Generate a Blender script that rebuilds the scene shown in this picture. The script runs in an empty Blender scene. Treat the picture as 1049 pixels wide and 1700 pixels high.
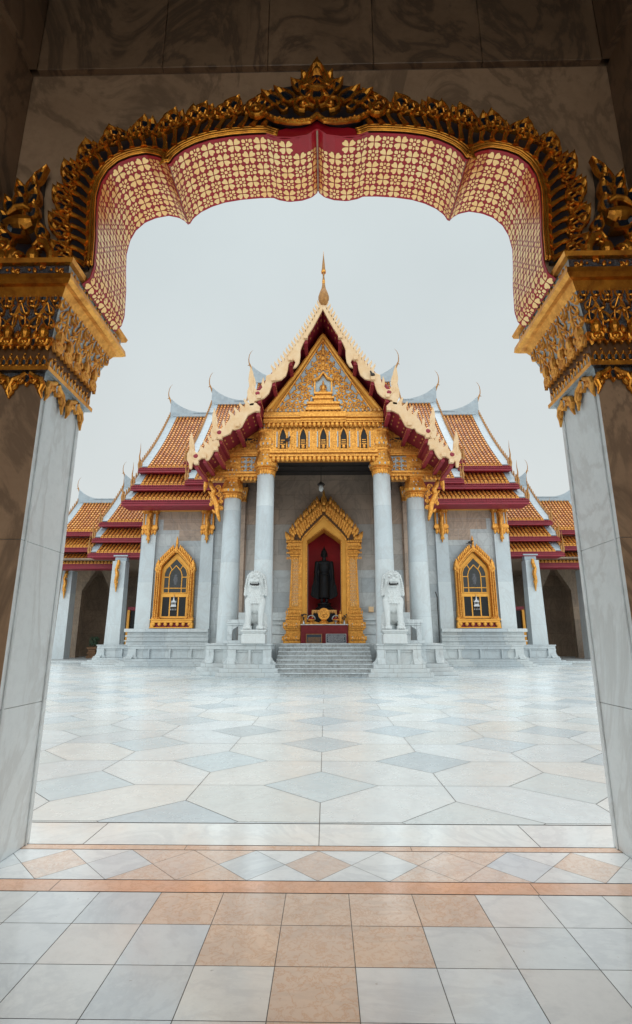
import bpy, bmesh, math, random
from mathutils import Matrix, Vector
random.seed(7)
V = Vector
PI = math.pi
scene = bpy.context.scene
COL = scene.collection

# ---------------------------------------------------------------- mesh builder
class MB:
    def __init__(self, s=1):
        self.v = []; self.f = []; self.mi = []; self.m = 0; self.sm = []; self.smooth = False
        self.s = s; self.M = None; self.cols = None; self.col = None
    def pt(self, p):
        x, y, z = p
        if self.M is not None:
            q = self.M @ V((x, y, z)); x, y, z = q
        self.v.append((x * self.s, y, z)); return len(self.v) - 1
    def face(self, idx):
        if self.s < 0: idx = list(reversed(idx))
        self.f.append(tuple(idx)); self.mi.append(self.m); self.sm.append(self.smooth)
        if self.cols is not None: self.cols.append(self.col)
    def poly(self, pts):
        self.face([self.pt(p) for p in pts])
    def box(self, x0, x1, y0, y1, z0, z1):
        if x0 > x1: x0, x1 = x1, x0
        if y0 > y1: y0, y1 = y1, y0
        a = [self.pt(p) for p in ((x0,y0,z0),(x1,y0,z0),(x1,y1,z0),(x0,y1,z0),(x0,y0,z1),(x1,y0,z1),(x1,y1,z1),(x0,y1,z1))]
        for q in ((3,2,1,0),(4,5,6,7),(0,1,5,4),(1,2,6,5),(2,3,7,6),(3,0,4,7)): self.face([a[i] for i in q])
    def taper(self, a, b, z0, z1):
        """box whose plan is a=(x0,x1,y0,y1) at z0 and b at z1"""
        p = [self.pt((x,y,z0)) for x,y in ((a[0],a[2]),(a[1],a[2]),(a[1],a[3]),(a[0],a[3]))]
        q = [self.pt((x,y,z1)) for x,y in ((b[0],b[2]),(b[1],b[2]),(b[1],b[3]),(b[0],b[3]))]
        self.face(p[::-1]); self.face(q)
        for i in range(4): self.face([p[i], p[(i+1)%4], q[(i+1)%4], q[i]])
    def prism(self, poly, y0, y1):
        """2-D polygon (x,z) extruded from y0 to y1"""
        a = [self.pt((x, y0, z)) for x, z in poly]; b = [self.pt((x, y1, z)) for x, z in poly]
        n = len(poly)
        ar = sum(poly[i][0]*poly[(i+1)%n][1]-poly[(i+1)%n][0]*poly[i][1] for i in range(n))
        if ar < 0: a, b = a[::-1], b[::-1]
        self.face(a); self.face(b[::-1])
        for i in range(n): self.face([a[(i+1)%n], a[i], b[i], b[(i+1)%n]])
    def prismx(self, poly, x0, x1):
        """2-D polygon (y,z) extruded along x"""
        a = [self.pt((x0, y, z)) for y, z in poly]; b = [self.pt((x1, y, z)) for y, z in poly]
        n = len(poly)
        ar = sum(poly[i][0]*poly[(i+1)%n][1]-poly[(i+1)%n][0]*poly[i][1] for i in range(n))
        if (ar > 0) == (x1 > x0): a, b = a[::-1], b[::-1]
        self.face(a); self.face(b[::-1])
        for i in range(n): self.face([a[(i+1)%n], a[i], b[i], b[(i+1)%n]])
    def lathe(self, prof, c, n=16, sq=None, rot=0):
        """prof [(r,z)], sq = superellipse power for square-ish sections"""
        rings = []
        for r, z in prof:
            ring = []
            for k in range(n):
                t = rot + 2*PI*k/n; cx, sy = math.cos(t), math.sin(t)
                if sq:
                    q = (abs(cx)**sq + abs(sy)**sq)**(-1/sq); cx *= q; sy *= q
                ring.append(self.pt((c[0]+r*cx, c[1]+r*sy, c[2]+z)))
            rings.append(ring)
        for a, b in zip(rings, rings[1:]):
            for k in range(n): self.face([a[k], a[(k+1)%n], b[(k+1)%n], b[k]])
        self.face(rings[0][::-1]); self.face(rings[-1])
    def tube(self, pts, rads, n=8, flat=1.0):
        pts = [V(p) for p in pts]
        if not hasattr(rads, '__len__'): rads = [rads]*len(pts)
        rings = []
        for i, p in enumerate(pts):
            t = (pts[min(i+1, len(pts)-1)] - pts[max(i-1, 0)]).normalized()
            up = V((0,1,0)) if abs(t.y) < .9 else V((0,0,1))
            a = t.cross(up).normalized(); b = t.cross(a).normalized()
            rings.append([self.pt(p + (a*math.cos(2*PI*k/n) + b*flat*math.sin(2*PI*k/n))*rads[i]) for k in range(n)])
        for a, b in zip(rings, rings[1:]):
            for k in range(n): self.face([a[k], b[k], b[(k+1)%n], a[(k+1)%n]])
        self.face(rings[0]); self.face(rings[-1][::-1])
    def rib(self, pts, N, rads, h=.5, base=0.0):
        """carved relief strip: rounded ridge along pts on a face with normal N"""
        pts = [V(p) for p in pts]; N = V(N).normalized()
        rows = []
        for i, p in enumerate(pts):
            t = (pts[min(i+1, len(pts)-1)] - pts[max(i-1, 0)])
            if t.length < 1e-6: t = V((0,0,1))
            t.normalize(); q = N.cross(t); q.normalize(); r = rads[i]
            hh = h*r
            rows.append([self.pt(p - q*r), self.pt(p - q*r + N*(base+hh*.15)), self.pt(p - q*r*.62 + N*(base+hh*.8)), self.pt(p + N*(base+hh)),
                         self.pt(p + q*r*.62 + N*(base+hh*.8)), self.pt(p + q*r + N*(base+hh*.15)), self.pt(p + q*r)])
        for a, b in zip(rows, rows[1:]):
            for k in range(6): self.face([a[k], a[k+1], b[k+1], b[k]][::-1])
        self.face(rows[0]); self.face(rows[-1][::-1])
    def kleaf(self, o, d, N, w, L, curl=0.0, base=0.01, eye=None, h=None):
        """crisp carved leaf: raised rim round a sunk glass inlay, hooked tip"""
        o = V(o); N = V(N).normalized(); d = (V(d) - N*V(d).dot(N)).normalized(); q = N.cross(d); h = h or w*.16
        st = (0, .10, .22, .36, .50, .64, .78, .90, 1.0); rr = (.42, .66, .92, 1.0, .92, .72, .50, .26, .02); rows = []
        for t, k in zip(st, rr):
            p = o + d*L*t*(1-.2*abs(curl)*t) + q*curl*L*(t*t*.6 - t*.12); r = w*.5*k; rec = .1 < t < .7
            lift = base + h*(.55 + .8*t)
            prof = [(-1, 0), (-1, lift*.7), (-.84, lift), (-.66, lift), (-.54, lift - (h*.75 if rec else -h*.25)), (0, lift - (h*.45 if rec else -h*.55)), (.54, lift - (h*.75 if rec else -h*.25)), (.66, lift), (.84, lift), (1, lift*.7), (1, 0)]
            rows.append([self.pt(p + q*(a*r) + N*b) for a, b in prof])
        m = self.m
        for i, (a, b) in enumerate(zip(rows, rows[1:])):
            for k in range(10):
                self.m = eye if (eye is not None and 1 <= i <= 4 and k in (4, 5)) else m
                self.face([a[k], b[k], b[k+1], a[k+1]])
        self.m = m; self.face(rows[0])
    near = False
    def leaf(self, o, d, N, w, L, h=.55, curl=0.0, base=0.01, n=6, eye=None, fat=.35):
        """flame leaf at o growing along d on a face with normal N; eye = material index of its inlay"""
        if MB.near and eye is not None: return self.kleaf(o, d, N, w*1.12, L*.98, curl*1.3, base, eye)
        o = V(o); N = V(N).normalized(); d = (V(d) - N*V(d).dot(N)).normalized(); q = N.cross(d)
        pts = []; rads = []
        for i in range(n+1):
            t = i/n
            pts.append(o + d*L*t*(1-.25*abs(curl)*t) + q*curl*L*t*t*.55)
            if t < fat: r = .55 + .45*math.sin(PI/2*t/fat)
            else: r = math.cos(PI/2*((t-fat)/(1-fat)))**.8 if t < 1 else 0
            rads.append(max(w/2*r, w*.02))
        self.rib(pts, N, rads, h, base)
        if eye is not None:
            m = self.m; self.m = eye
            p = o + d*L*.4 + q*curl*L*.09
            self.dome(p + N*(base+h*w*.40), N, w*.25, w*.16, 7, d, 1.6)
            self.m = m
    def dome(self, p, N, r, h, n=8, d=None, st=1.0):
        N = V(N).normalized()
        a = V((0,0,1)) if abs(N.z) < .9 else V((1,0,0))
        if d is not None: a = V(d)
        a = (a - N*a.dot(N)).normalized(); b = N.cross(a)
        r0 = [self.pt(V(p) + (a*st*math.cos(2*PI*k/n) + b*math.sin(2*PI*k/n))*r) for k in range(n)]
        r1 = [self.pt(V(p) + (a*st*math.cos(2*PI*k/n) + b*math.sin(2*PI*k/n))*r*.7 + N*h*.7) for k in range(n)]
        c = self.pt(V(p) + N*h)
        for k in range(n):
            self.face([r0[k], r0[(k+1)%n], r1[(k+1)%n], r1[k]])
            self.face([r1[k], r1[(k+1)%n], c])
    def volute(self, o, d, N, R, turns=1.4, side=1, r=.02, h=.8, base=0.01, n=16, bud=True):
        """spiral scroll starting at o, heading d, curling to one side"""
        o = V(o); N = V(N).normalized(); d = (V(d) - N*V(d).dot(N)).normalized(); q = N.cross(d)*side
        c = o + q*R; pts = []; rads = []
        for i in range(n+1):
            t = i/n; a = t*turns*2*PI; rr = R*(1-t)**.8 + r*.3
            pts.append(c - q*rr*math.cos(a) + d*rr*math.sin(a)); rads.append(r*(1-.45*t))
        self.rib(pts, N, rads, h, base)
        if bud: self.dome(c + N*base, N, r*1.3, r*1.2, 7)
    def ell(self, c, r, n=12, rot=None):
        """ellipsoid"""
        m = max(6, n//2+2); rings = []
        R = rot or Matrix.Identity(3)
        for i in range(1, m):
            a = PI*i/m
            rings.append([self.pt(V(c) + R @ V((r[0]*math.sin(a)*math.cos(2*PI*k/n), r[1]*math.sin(a)*math.sin(2*PI*k/n), -r[2]*math.cos(a)))) for k in range(n)])
        b = self.pt(V(c) + R @ V((0,0,-r[2]))); t = self.pt(V(c) + R @ V((0,0,r[2])))
        for A, B in zip(rings, rings[1:]):
            for k in range(n): self.face([A[k], A[(k+1)%n], B[(k+1)%n], B[k]])
        for k in range(n):
            self.face([b, rings[0][(k+1)%n], rings[0][k]]); self.face([t, rings[-1][k], rings[-1][(k+1)%n]])
    def build(self, name, mats, parent=None, bevel=0, loc=None, seg=1):
        me = bpy.data.meshes.new(name); me.from_pydata(self.v, [], self.f)
        if not isinstance(mats, (list, tuple)): mats = [mats]
        for m in mats: me.materials.append(m)
        me.polygons.foreach_set('material_index', self.mi)
        me.polygons.foreach_set('use_smooth', self.sm)
        if self.cols is not None:
            at = me.color_attributes.new('tint', 'FLOAT_COLOR', 'CORNER')
            data = []
            for p, c in zip(me.polygons, self.cols): data += list(c) * p.loop_total
            at.data.foreach_set('color', data)
        me.update()
        o = bpy.data.objects.new(name, me); COL.objects.link(o)
        if parent is not None:
            o.parent = parent
            if parent.type == 'EMPTY' and not parent.get('_local'):
                o.matrix_parent_inverse = Matrix.Translation(-V(parent.location))
        if loc: o.location = loc
        if bevel:
            b = o.modifiers.new('edges', 'BEVEL'); b.width = bevel; b.segments = seg; b.limit_method = 'ANGLE'; b.angle_limit = .7
        return o

def tag(o, label=None, cat=None, group=None, kind=None):
    if label: o['label'] = label
    if cat: o['category'] = cat
    if group: o['group'] = group
    if kind: o['kind'] = kind
    return o
def empty(name, loc, label, cat, group=None, local=False):
    o = bpy.data.objects.new(name, None); COL.objects.link(o); o.location = loc; o.empty_display_size = .3
    if local: o['_local'] = 1
    return tag(o, label, cat, group)

# ---------------------------------------------------------------- materials
MATS = {}
def nodes(name):
    m = bpy.data.materials.new(name); m.use_nodes = True
    nt = m.node_tree; b = nt.nodes['Principled BSDF']; MATS[name] = m
    return m, nt, b
def N_(nt, t, **kw):
    n = nt.nodes.new(t)
    for k, v in kw.items():
        if k in n.inputs: n.inputs[k].default_value = v
        else: setattr(n, k, v)
    return n
def mix(nt, a, b, fac, mode='MIX'):
    n = nt.nodes.new('ShaderNodeMix'); n.data_type = 'RGBA'; n.blend_type = mode
    for sock, v in ((0, fac), (6, a), (7, b)):
        if hasattr(v, 'type') or hasattr(v, 'is_linked'): nt.links.new(v, n.inputs[sock])
        else: n.inputs[sock].default_value = v if sock == 0 else (*v, 1) if len(v) == 3 else v
    return n.outputs[2]
def ramp(nt, src, stops):
    r = nt.nodes.new('ShaderNodeValToRGB'); nt.links.new(src, r.inputs[0])
    e = r.color_ramp.elements
    while len(e) < len(stops): e.new(.5)
    for k, (p, c) in enumerate(stops):
        e[k].position = p; e[k].color = (c, c, c, 1) if not hasattr(c, '__len__') else (*c, 1)
    return r.outputs[0]
def noise(nt, scale, detail=4, rough=.6, co=None, dist=0, stretch=None):
    if co is None:
        g = nt.nodes.new('ShaderNodeNewGeometry'); co = g.outputs['Position']
    if stretch:
        mp = nt.nodes.new('ShaderNodeMapping'); mp.inputs['Scale'].default_value = stretch
        nt.links.new(co, mp.inputs[0]); co = mp.outputs[0]
    n = N_(nt, 'ShaderNodeTexNoise', Scale=scale, Detail=detail, Roughness=rough, Distortion=dist)
    nt.links.new(co, n.inputs['Vector']); return n.outputs['Fac']
def bump(nt, b, h, strength=.3, dist=.02):
    n = N_(nt, 'ShaderNodeBump', Strength=strength, Distance=dist)
    nt.links.new(h, n.inputs['Height']); nt.links.new(n.outputs[0], b.inputs['Normal'])
def marble(name, c, c2, vein, rough=.35, joints=None, vs=.6, stain=None, tint=False, spec=.5, vamt=.5, warm=None, mort=(.16,.15,.14)):
    m, nt, b = nodes(name)
    cloud = ramp(nt, noise(nt, .9*vs, 5, .6, dist=.5), [(.3, 0), (.72, 1)])
    col = mix(nt, c, c2, cloud)
    n2 = noise(nt, 1.1*vs, 8, .62, dist=2.2, stretch=(1, 1, .6))
    v = ramp(nt, n2, [(.455, 0), (.495, vamt), (.51, vamt), (.56, 0)])
    col = mix(nt, col, vein, v)
    n3 = noise(nt, 14, 4, .7)
    col = mix(nt, col, tuple(x*.86 for x in c2), ramp(nt, n3, [(.45, 0), (.8, .5)]))
    if warm:
        col = mix(nt, col, warm, ramp(nt, noise(nt, .55, 4, .6, dist=.8), [(.5, 0), (.75, .55)]))
    if stain:
        col = mix(nt, col, stain, ramp(nt, noise(nt, .8, 6, .7, stretch=(1.5, 1.5, .25)), [(.56, 0), (.8, .5)]))
    if tint:
        a = nt.nodes.new('ShaderNodeAttribute'); a.attribute_name = 'tint'
        col = mix(nt, col, a.outputs['Color'], 1.0, 'MULTIPLY')
        # the peach slabs carry an orange-brown vein network of their own
        sc = nt.nodes.new('ShaderNodeSeparateColor'); nt.links.new(a.outputs['Color'], sc.inputs[0])
        sb = N_(nt, 'ShaderNodeMath', operation='SUBTRACT'); nt.links.new(sc.outputs[0], sb.inputs[0]); nt.links.new(sc.outputs[2], sb.inputs[1])
        mk = ramp(nt, sb.outputs[0], [(.10, 0), (.28, 1)])
        vn = ramp(nt, noise(nt, 13, 5, .7, dist=.6), [(.465, 0), (.49, .42), (.505, .42), (.54, 0)])
        mm = N_(nt, 'ShaderNodeMath', operation='MULTIPLY'); nt.links.new(mk, mm.inputs[0]); nt.links.new(vn, mm.inputs[1])
        col = mix(nt, col, (.62,.33,.18), mm.outputs[0])
        bl = ramp(nt, noise(nt, 2.2, 5, .7), [(.42, 0), (.7, .45)]); m3 = N_(nt, 'ShaderNodeMath', operation='MULTIPLY'); nt.links.new(mk, m3.inputs[0]); nt.links.new(bl, m3.inputs[1])
        col = mix(nt, col, (.74,.60,.50), m3.outputs[0])
        # small chips and grey specks
        sp_ = ramp(nt, noise(nt, 26, 3, .6), [(.70, 0), (.76, .6)])
        col = mix(nt, col, (.40,.38,.36), sp_)
    if joints:
        bw, bh = joints
        g = nt.nodes.new('ShaderNodeNewGeometry'); s = nt.nodes.new('ShaderNodeSeparateXYZ'); nt.links.new(g.outputs['Position'], s.inputs[0])
        ad = N_(nt, 'ShaderNodeMath', operation='ADD'); nt.links.new(s.outputs[0], ad.inputs[0]); nt.links.new(s.outputs[1], ad.inputs[1])
        cb = nt.nodes.new('ShaderNodeCombineXYZ'); nt.links.new(ad.outputs[0], cb.inputs[0]); nt.links.new(s.outputs[2], cb.inputs[1])
        br = nt.nodes.new('ShaderNodeTexBrick'); nt.links.new(cb.outputs[0], br.inputs['Vector'])
        for k, v in (('Color1', (1.07,1.05,1.03,1)), ('Color2', (.84,.86,.88,1)), ('Mortar', (*mort,1)), ('Scale', 1.0), ('Mortar Size', .006), ('Mortar Smooth', .2), ('Bias', 0.0), ('Brick Width', bw), ('Row Height', bh)):
            br.inputs[k].default_value = v
        br.offset = .5
        col = mix(nt, col, br.outputs['Color'], 1.0, 'MULTIPLY')
    nt.links.new(col, b.inputs['Base Color'])
    rr = N_(nt, 'ShaderNodeMapRange'); nt.links.new(noise(nt, 3, 4, .6), rr.inputs[0])
    rr.inputs[3].default_value = rough*.75; rr.inputs[4].default_value = rough*1.3
    nt.links.new(rr.outputs[0], b.inputs['Roughness'])
    b.inputs['Specular IOR Level'].default_value = spec
    bump(nt, b, n3, .08, .01)
    return m
def plain(name, c, rough=.5, metal=0, var=.15, scale=6, c2=None, spec=.5, bmp=.1, ao=None):
    m, nt, b = nodes(name)
    f = noise(nt, scale, 5, .65)
    col = mix(nt, c, c2 or tuple(x*(1-var*2) for x in c), ramp(nt, f, [(.35, 0), (.75, 1)]))
    nt.links.new(col, b.inputs['Base Color'])
    b.inputs['Roughness'].default_value = rough; b.inputs['Metallic'].default_value = metal
    b.inputs['Specular IOR Level'].default_value = spec
    if bmp: bump(nt, b, noise(nt, scale*4, 4, .7), bmp, .02)
    return m

M_marble = marble('white_marble', (.72,.755,.765), (.62,.66,.68), (.36,.38,.39), .38, vs=.8)
M_column = marble('column_marble', (.67,.725,.75), (.59,.645,.675), (.5,.5,.5), .4, joints=(40,2.4), vs=.5, vamt=.3, mort=(.8,.8,.8))
M_wall = marble('wall_marble_slabs', (.58,.61,.62), (.49,.52,.535), (.33,.34,.35), .45, joints=(1.5,.78), vs=.7, vamt=.35, mort=(.55,.52,.5))
M_back = marble('tan_slabs_and_shade', (.52,.38,.29), (.43,.32,.25), (.25,.20,.17), .45, joints=(1.7,.85), vs=.7, vamt=.45, mort=(.5,.45,.4))  # brown slabs, with the warm shade high on the walls put in the colour
M_back2 = marble('grey_tan_slabs_and_shade', (.50,.45,.41), (.43,.39,.36), (.3,.27,.24), .45, joints=(1.7,.85), vs=.7, vamt=.4, mort=(.5,.45,.4))  # middle step of the warm wall shade, put in the slab colour
M_plinth = marble('plinth_marble', (.68,.72,.735), (.59,.635,.65), (.42,.42,.42), .45, joints=(1.3,9), vs=.8, vamt=.3, warm=(.6,.57,.54), mort=(.5,.45,.4))
M_jamb = marble('jamb_marble', (.84,.88,.89), (.75,.795,.81), (.45,.44,.42), .22, vs=.7, stain=(.62,.52,.43), vamt=.3)
M_inner = marble('shade_browned_marble', (.54,.345,.215), (.36,.22,.13), (.11,.07,.045), .35, vs=.75, vamt=.5, stain=(.2,.12,.07))  # shaded copy of the pale marble; warm passage shade put in the colour
M_inner2 = marble('deep_shade_marble', (.34,.21,.125), (.18,.108,.062), (.055,.035,.025), .35, vs=.8, vamt=.6)  # deeper copy for lintel and side walls, passage shade put in the colour
M_cloister = marble('cloister_stone', (.40,.29,.20), (.29,.21,.15), (.12,.09,.07), .5, joints=(1.1,1.0), vs=1, vamt=.4, mort=(.5,.45,.4))
M_floor = marble('courtyard_marble', (.69,.745,.76), (.62,.68,.70), (.55,.58,.60), .26, vs=.9, vamt=.25, tint=True, warm=(.68,.69,.68))
M_gfloor = marble('gate_floor_marble', (.85,.885,.89), (.76,.80,.815), (.56,.60,.64), .12, vs=.9, vamt=.3, tint=True, warm=(.78,.70,.62))
MATS['gate_floor_marble'].node_tree.nodes['Principled BSDF'].inputs['IOR'].default_value = 2.1
M_grout = plain('grout', (.16,.15,.14), .8)
M_ground = plain('pale_concrete', (.4,.4,.38), .8)
GOLD = dict(rough=.40, metal=.75, scale=12, bmp=.25, spec=.3)
M_gold = plain('gilding', (1.0,.50,.11), c2=(.46,.155,.025), **GOLD)  # dark noise tone stands in for shade in the carved crevices
M_gold2 = plain('pale_gilding', (.92,.52,.18), c2=(.55,.23,.055), rough=.42, metal=.4, spec=.3, scale=7)
M_goldin = plain('shaded_gilding', (.98,.40,.045), c2=(.40,.12,.018), rough=.27, metal=.8, scale=11)  # shaded copy of the gilding for faces turned into the passage
M_goldpaint = plain('gold_paint', (.94,.47,.09), c2=(.80,.35,.055), rough=.45, metal=.3, spec=.3, scale=2, bmp=.02)
M_cream = plain('cream_gilding', (.84,.61,.38), c2=(.74,.46,.22), rough=.5, metal=.1, scale=3)
M_flower = plain('flower_gilding', (1.0,.70,.34), c2=(1.0,.54,.19), rough=.32, metal=.75, scale=3)
M_redsoffit = plain('crimson_lacquer', (.55,.012,.028), rough=.28, c2=(.42,.01,.02), spec=.35)
M_maroon = plain('maroon_paint', (.33,.02,.042), rough=.5, c2=(.24,.015,.03), scale=3)
M_red = plain('niche_red', (.52,.008,.018), rough=.6, c2=(.27,.005,.012), scale=1)
M_cloth = plain('altar_cloth', (.22,.02,.025), rough=.85, scale=8)
M_glassd = plain('mirror_mosaic', (.14,.14,.15), rough=.16, metal=.8, scale=30, c2=(.03,.03,.035), bmp=.5)
M_riser = marble('shaded_riser_marble', (.56,.58,.585), (.44,.46,.465), (.22,.2,.18), .5, vs=2.5, vamt=.6)  # darker, stained step marble; shade below the nosings put in the colour
M_gilt3 = plain('weathered_gilding', (.52,.25,.07), rough=.45, metal=.2, scale=8, c2=(.26,.11,.03))
M_eyep = plain('sky_lit_glass_inlay', (.50,.60,.66), rough=.15, metal=.2, scale=16, c2=(.06,.08,.10))  # pale copy of the inlay glass, sky reflection put in the colour
M_eye = plain('dark_glass_inlay', (.012,.018,.028), rough=.12, scale=20)
M_ground2 = plain('crevice_shade_ground', (.20,.085,.025), rough=.5, c2=(.10,.04,.015), scale=14)  # dark ground between gold leaves, crevice shade put in the colour
M_mosaic = plain('pale_mosaic', (.56,.63,.66), rough=.3, metal=.2, scale=22, c2=(.28,.33,.36), bmp=.5)
M_darkback = plain('dark_blue_backing', (.012,.014,.022), rough=.35)
M_dark = plain('dark_timber', (.05,.04,.036), rough=.7)  # one dark colour, shared by ceilings, lamps, pipe and pigeons
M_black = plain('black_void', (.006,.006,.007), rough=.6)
M_bronze = plain('black_bronze', (.012,.016,.022), rough=.5, metal=.2, c2=(.009,.010,.012), scale=12, spec=.3)
M_pane = plain('leaded_glass', (.012,.014,.014), rough=.3, c2=(.028,.028,.026), scale=10)
M_tile = None
M_pan = plain('roof_pan', (.24,.08,.03), rough=.5, c2=(.15,.04,.018), scale=8)
M_verge = plain('lead_flashing', (.44,.51,.56), rough=.55, c2=(.32,.38,.43), scale=4)
M_white = plain('white_paint', (.75,.76,.75), rough=.5, var=.05)
M_plaque = plain('slate_plaque', (.03,.05,.075), rough=.4, scale=20)
M_silver = plain('silver', (.55,.56,.58), rough=.3, metal=.8)
M_green = plain('leaf_green', (.03,.07,.03), rough=.6)
M_flowerred = plain('red_petals', (.5,.01,.03), rough=.6)
M_wood = plain('brown_wood', (.2,.09,.03), rough=.5)
M_desk = plain('light_wood', (.42,.22,.09), rough=.5)
M_lion = marble('lion_marble', (.76,.78,.775), (.68,.70,.70), (.58,.56,.53), .45, vs=1, vamt=.25)

def tile_mat():
    m, nt, b = nodes('glazed_roof_tiles')
    a = nt.nodes.new('ShaderNodeAttribute'); a.attribute_name = 'tint'
    f = noise(nt, 3, 4, .6)
    col = mix(nt, a.outputs['Color'], (.55,.17,.025), ramp(nt, f, [(.4, 0), (.8, .55)]))
    nt.links.new(col, b.inputs['Base Color']); b.inputs['Roughness'].default_value = .55
    return m
M_tile = tile_mat()
MB.near = True
# ---------------------------------------------------------------- ground and floors
def clip_y(poly, ymin):
    out = []
    for i, a in enumerate(poly):
        b = poly[(i+1) % len(poly)]
        if a[1] >= ymin: out.append(a)
        if (a[1] >= ymin) != (b[1] >= ymin):
            t = (ymin-a[1])/(b[1]-a[1]); out.append((a[0]+t*(b[0]-a[0]), ymin))
    return out
def inset(poly, d):
    n = len(poly); c = (sum(p[0] for p in poly)/n, sum(p[1] for p in poly)/n); out = []
    for i in range(n):
        p0, p1, p2 = poly[i-1], poly[i], poly[(i+1) % n]
        def nrm(a, b):
            dx, dy = b[0]-a[0], b[1]-a[1]; L = math.hypot(dx, dy) or 1; nx, ny = -dy/L, dx/L
            if nx*(c[0]-a[0])+ny*(c[1]-a[1]) < 0: nx, ny = -nx, -ny
            return nx, ny
        a, b = nrm(p0, p1), nrm(p1, p2); sx, sy = a[0]+b[0], a[1]+b[1]; q = sx*sx+sy*sy
        if q < .2: out.append(p1); continue
        out.append((p1[0]+sx*2*d/q, p1[1]+sy*2*d/q))
    return out
def area(poly): return sum(poly[i][0]*poly[(i+1)%len(poly)][1]-poly[(i+1)%len(poly)][0]*poly[i][1] for i in range(len(poly)))/2
def flat(mb, poly, z, gap, col):
    if len(poly) < 3 or abs(area(poly)) < .01: return
    if gap: poly = inset(poly, gap)
    if area(poly) < 0: poly = poly[::-1]
    mb.col = (*col, 1)
    mb.face([mb.pt((x, y, z)) for x, y in poly])

g = MB(); g.box(-900, 900, 4.42, 1500, -1.0, -.03); g.box(-900, 900, -900, 4.42, -1.0, -.032)
tag(g.build('ground', M_ground), kind='structure')

g = MB(); g.cols = []; A, B, D = 1.18, 1.05, .55
g.m = 1; g.col = (1,1,1,1); g.poly([(-34,4.415,-.004),(34,4.415,-.004),(34,52,-.004),(-34,52,-.004)]); g.m = 0
rnd = random.Random(3)
def tc(base, v=.06):
    k = 1 + rnd.uniform(-v, v); w = rnd.uniform(-.02, .02)
    return (base[0]*k+w, base[1]*k, base[2]*k-w)
for i in range(-28, 28):
    for j in range(-2, 34):
        x0, y0 = i*A, 5.5 + j*B
        if (i + j) % 2 == 0: p = [(D,0),(A,0),(A,B-D),(A-D,B),(0,B),(0,D)]
        else: p = [(0,0),(A-D,0),(A,D),(A,B),(D,B),(0,B-D)]
        h = clip_y([(x0+a, y0+b) for a, b in p], 4.42)
        c = rnd.choice([(1.0,1.0,1.0),(1.02,1.0,.98),(.97,.98,.99),(1.03,1.03,1.03),(1.0,.99,.97),(1.0,1.01,1.02)])
        flat(g, h, 0, .0035, tc(c, .04))
        if (i + j) % 2 == 0:
            h = clip_y([(x0-D, y0),(x0, y0-D),(x0+D, y0),(x0, y0+D)], 4.42)
            c = rnd.choice([(.80,.85,.89),(.88,.92,.94),(.93,.97,.98),(.84,.89,.93),(.98,1.0,1.0)])
            flat(g, h, 0, .003, tc(c, .04))
tag(g.build('courtyard_paving', [M_floor, M_grout]), kind='structure')

g = MB(); g.cols = []
g.m = 1; g.col = (1,1,1,1); g.poly([(-6,-9,-.004),(6,-9,-.004),(6,4.413,-.004),(-6,4.413,-.004)]); g.m = 0
W_ = (1.0,1.0,1.0); OR = (1.0,.60,.40); OR2 = (1.0,.85,.76); BL = (.93,.96,.99)
xs = [-6,-4.4,-3.0,-1.62,0,1.5,2.9,4.4,6]
for a, b in zip(xs, xs[1:]): flat(g, [(a,3.975),(b,3.975),(b,4.41),(a,4.41)], 0, .003, tc((1.02,1.03,1.02), .02))
xs = [-6,-3.2,-.9,.62,2.5,6]
for a, b in zip(xs, xs[1:]): flat(g, [(a,3.89),(b,3.89),(b,3.97),(a,3.97)], 0, .002, tc((1.0,.74,.60), .06))
xs = [-6,-4,-1.5,1.22,3.9,6]
for a, b in zip(xs, xs[1:]): flat(g, [(a,3.29),(b,3.29),(b,3.435),(a,3.435)], 0, .002, tc((1.02,.60,.42), .06))
# diamond border
p_ = .415; y0, y1 = 3.44, 3.885; ym = (y0+y1)/2
for k in range(-9, 10):
    cx = k*p_; o = (k % 2 == 0)
    flat(g, [(cx-p_/2, ym),(cx, y0),(cx+p_/2, ym),(cx, y1)], 0, .0015, tc(OR2 if o else rnd.choice([W_, BL, (.91,.95,.98)]), .04))
    tcol = W_ if (k % 4 in (0, 3)) else OR2
    flat(g, [(cx, y0),(cx+p_, y0),(cx+p_/2, ym)], 0, .0015, tc(tcol, .04))
    flat(g, [(cx, y1),(cx+p_/2, ym),(cx+p_, y1)], 0, .0015, tc(tcol, .04))
# square tiles
T = .3455; ty = 3.285; rows = []
r = 0
while ty > -9:
    dy = .332
    for k in range(-17, 18):
        cx = k*T
        ring = [2, 1, 0]
        lim = ring[r] if r < 3 else (0 if r == 3 else (1 if r % 6 == 4 else -1))
        orange = abs(k) <= lim
        c = OR if orange else rnd.choice([W_, W_, BL, (.95,.97,.99), (1.0,.99,.97), (1.02,.94,.88), (.95,.98,1.0)])
        if r == 2 and k in (2, 3) : c = (1.0,.93,.88) if k == 3 else BL
        if not orange and r == 2 and k == -3: c = (1.0,.97,.94)
        c = tc((1.0,.79,.66) if orange else c, .05)
        flat(g, [(cx-T/2, ty-dy),(cx+T/2, ty-dy),(cx+T/2, ty),(cx-T/2, ty)], 0, .0018, c)
    ty -= dy; r += 1
tag(g.build('gate_floor', [M_gfloor, M_grout]), kind='structure')

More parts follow.
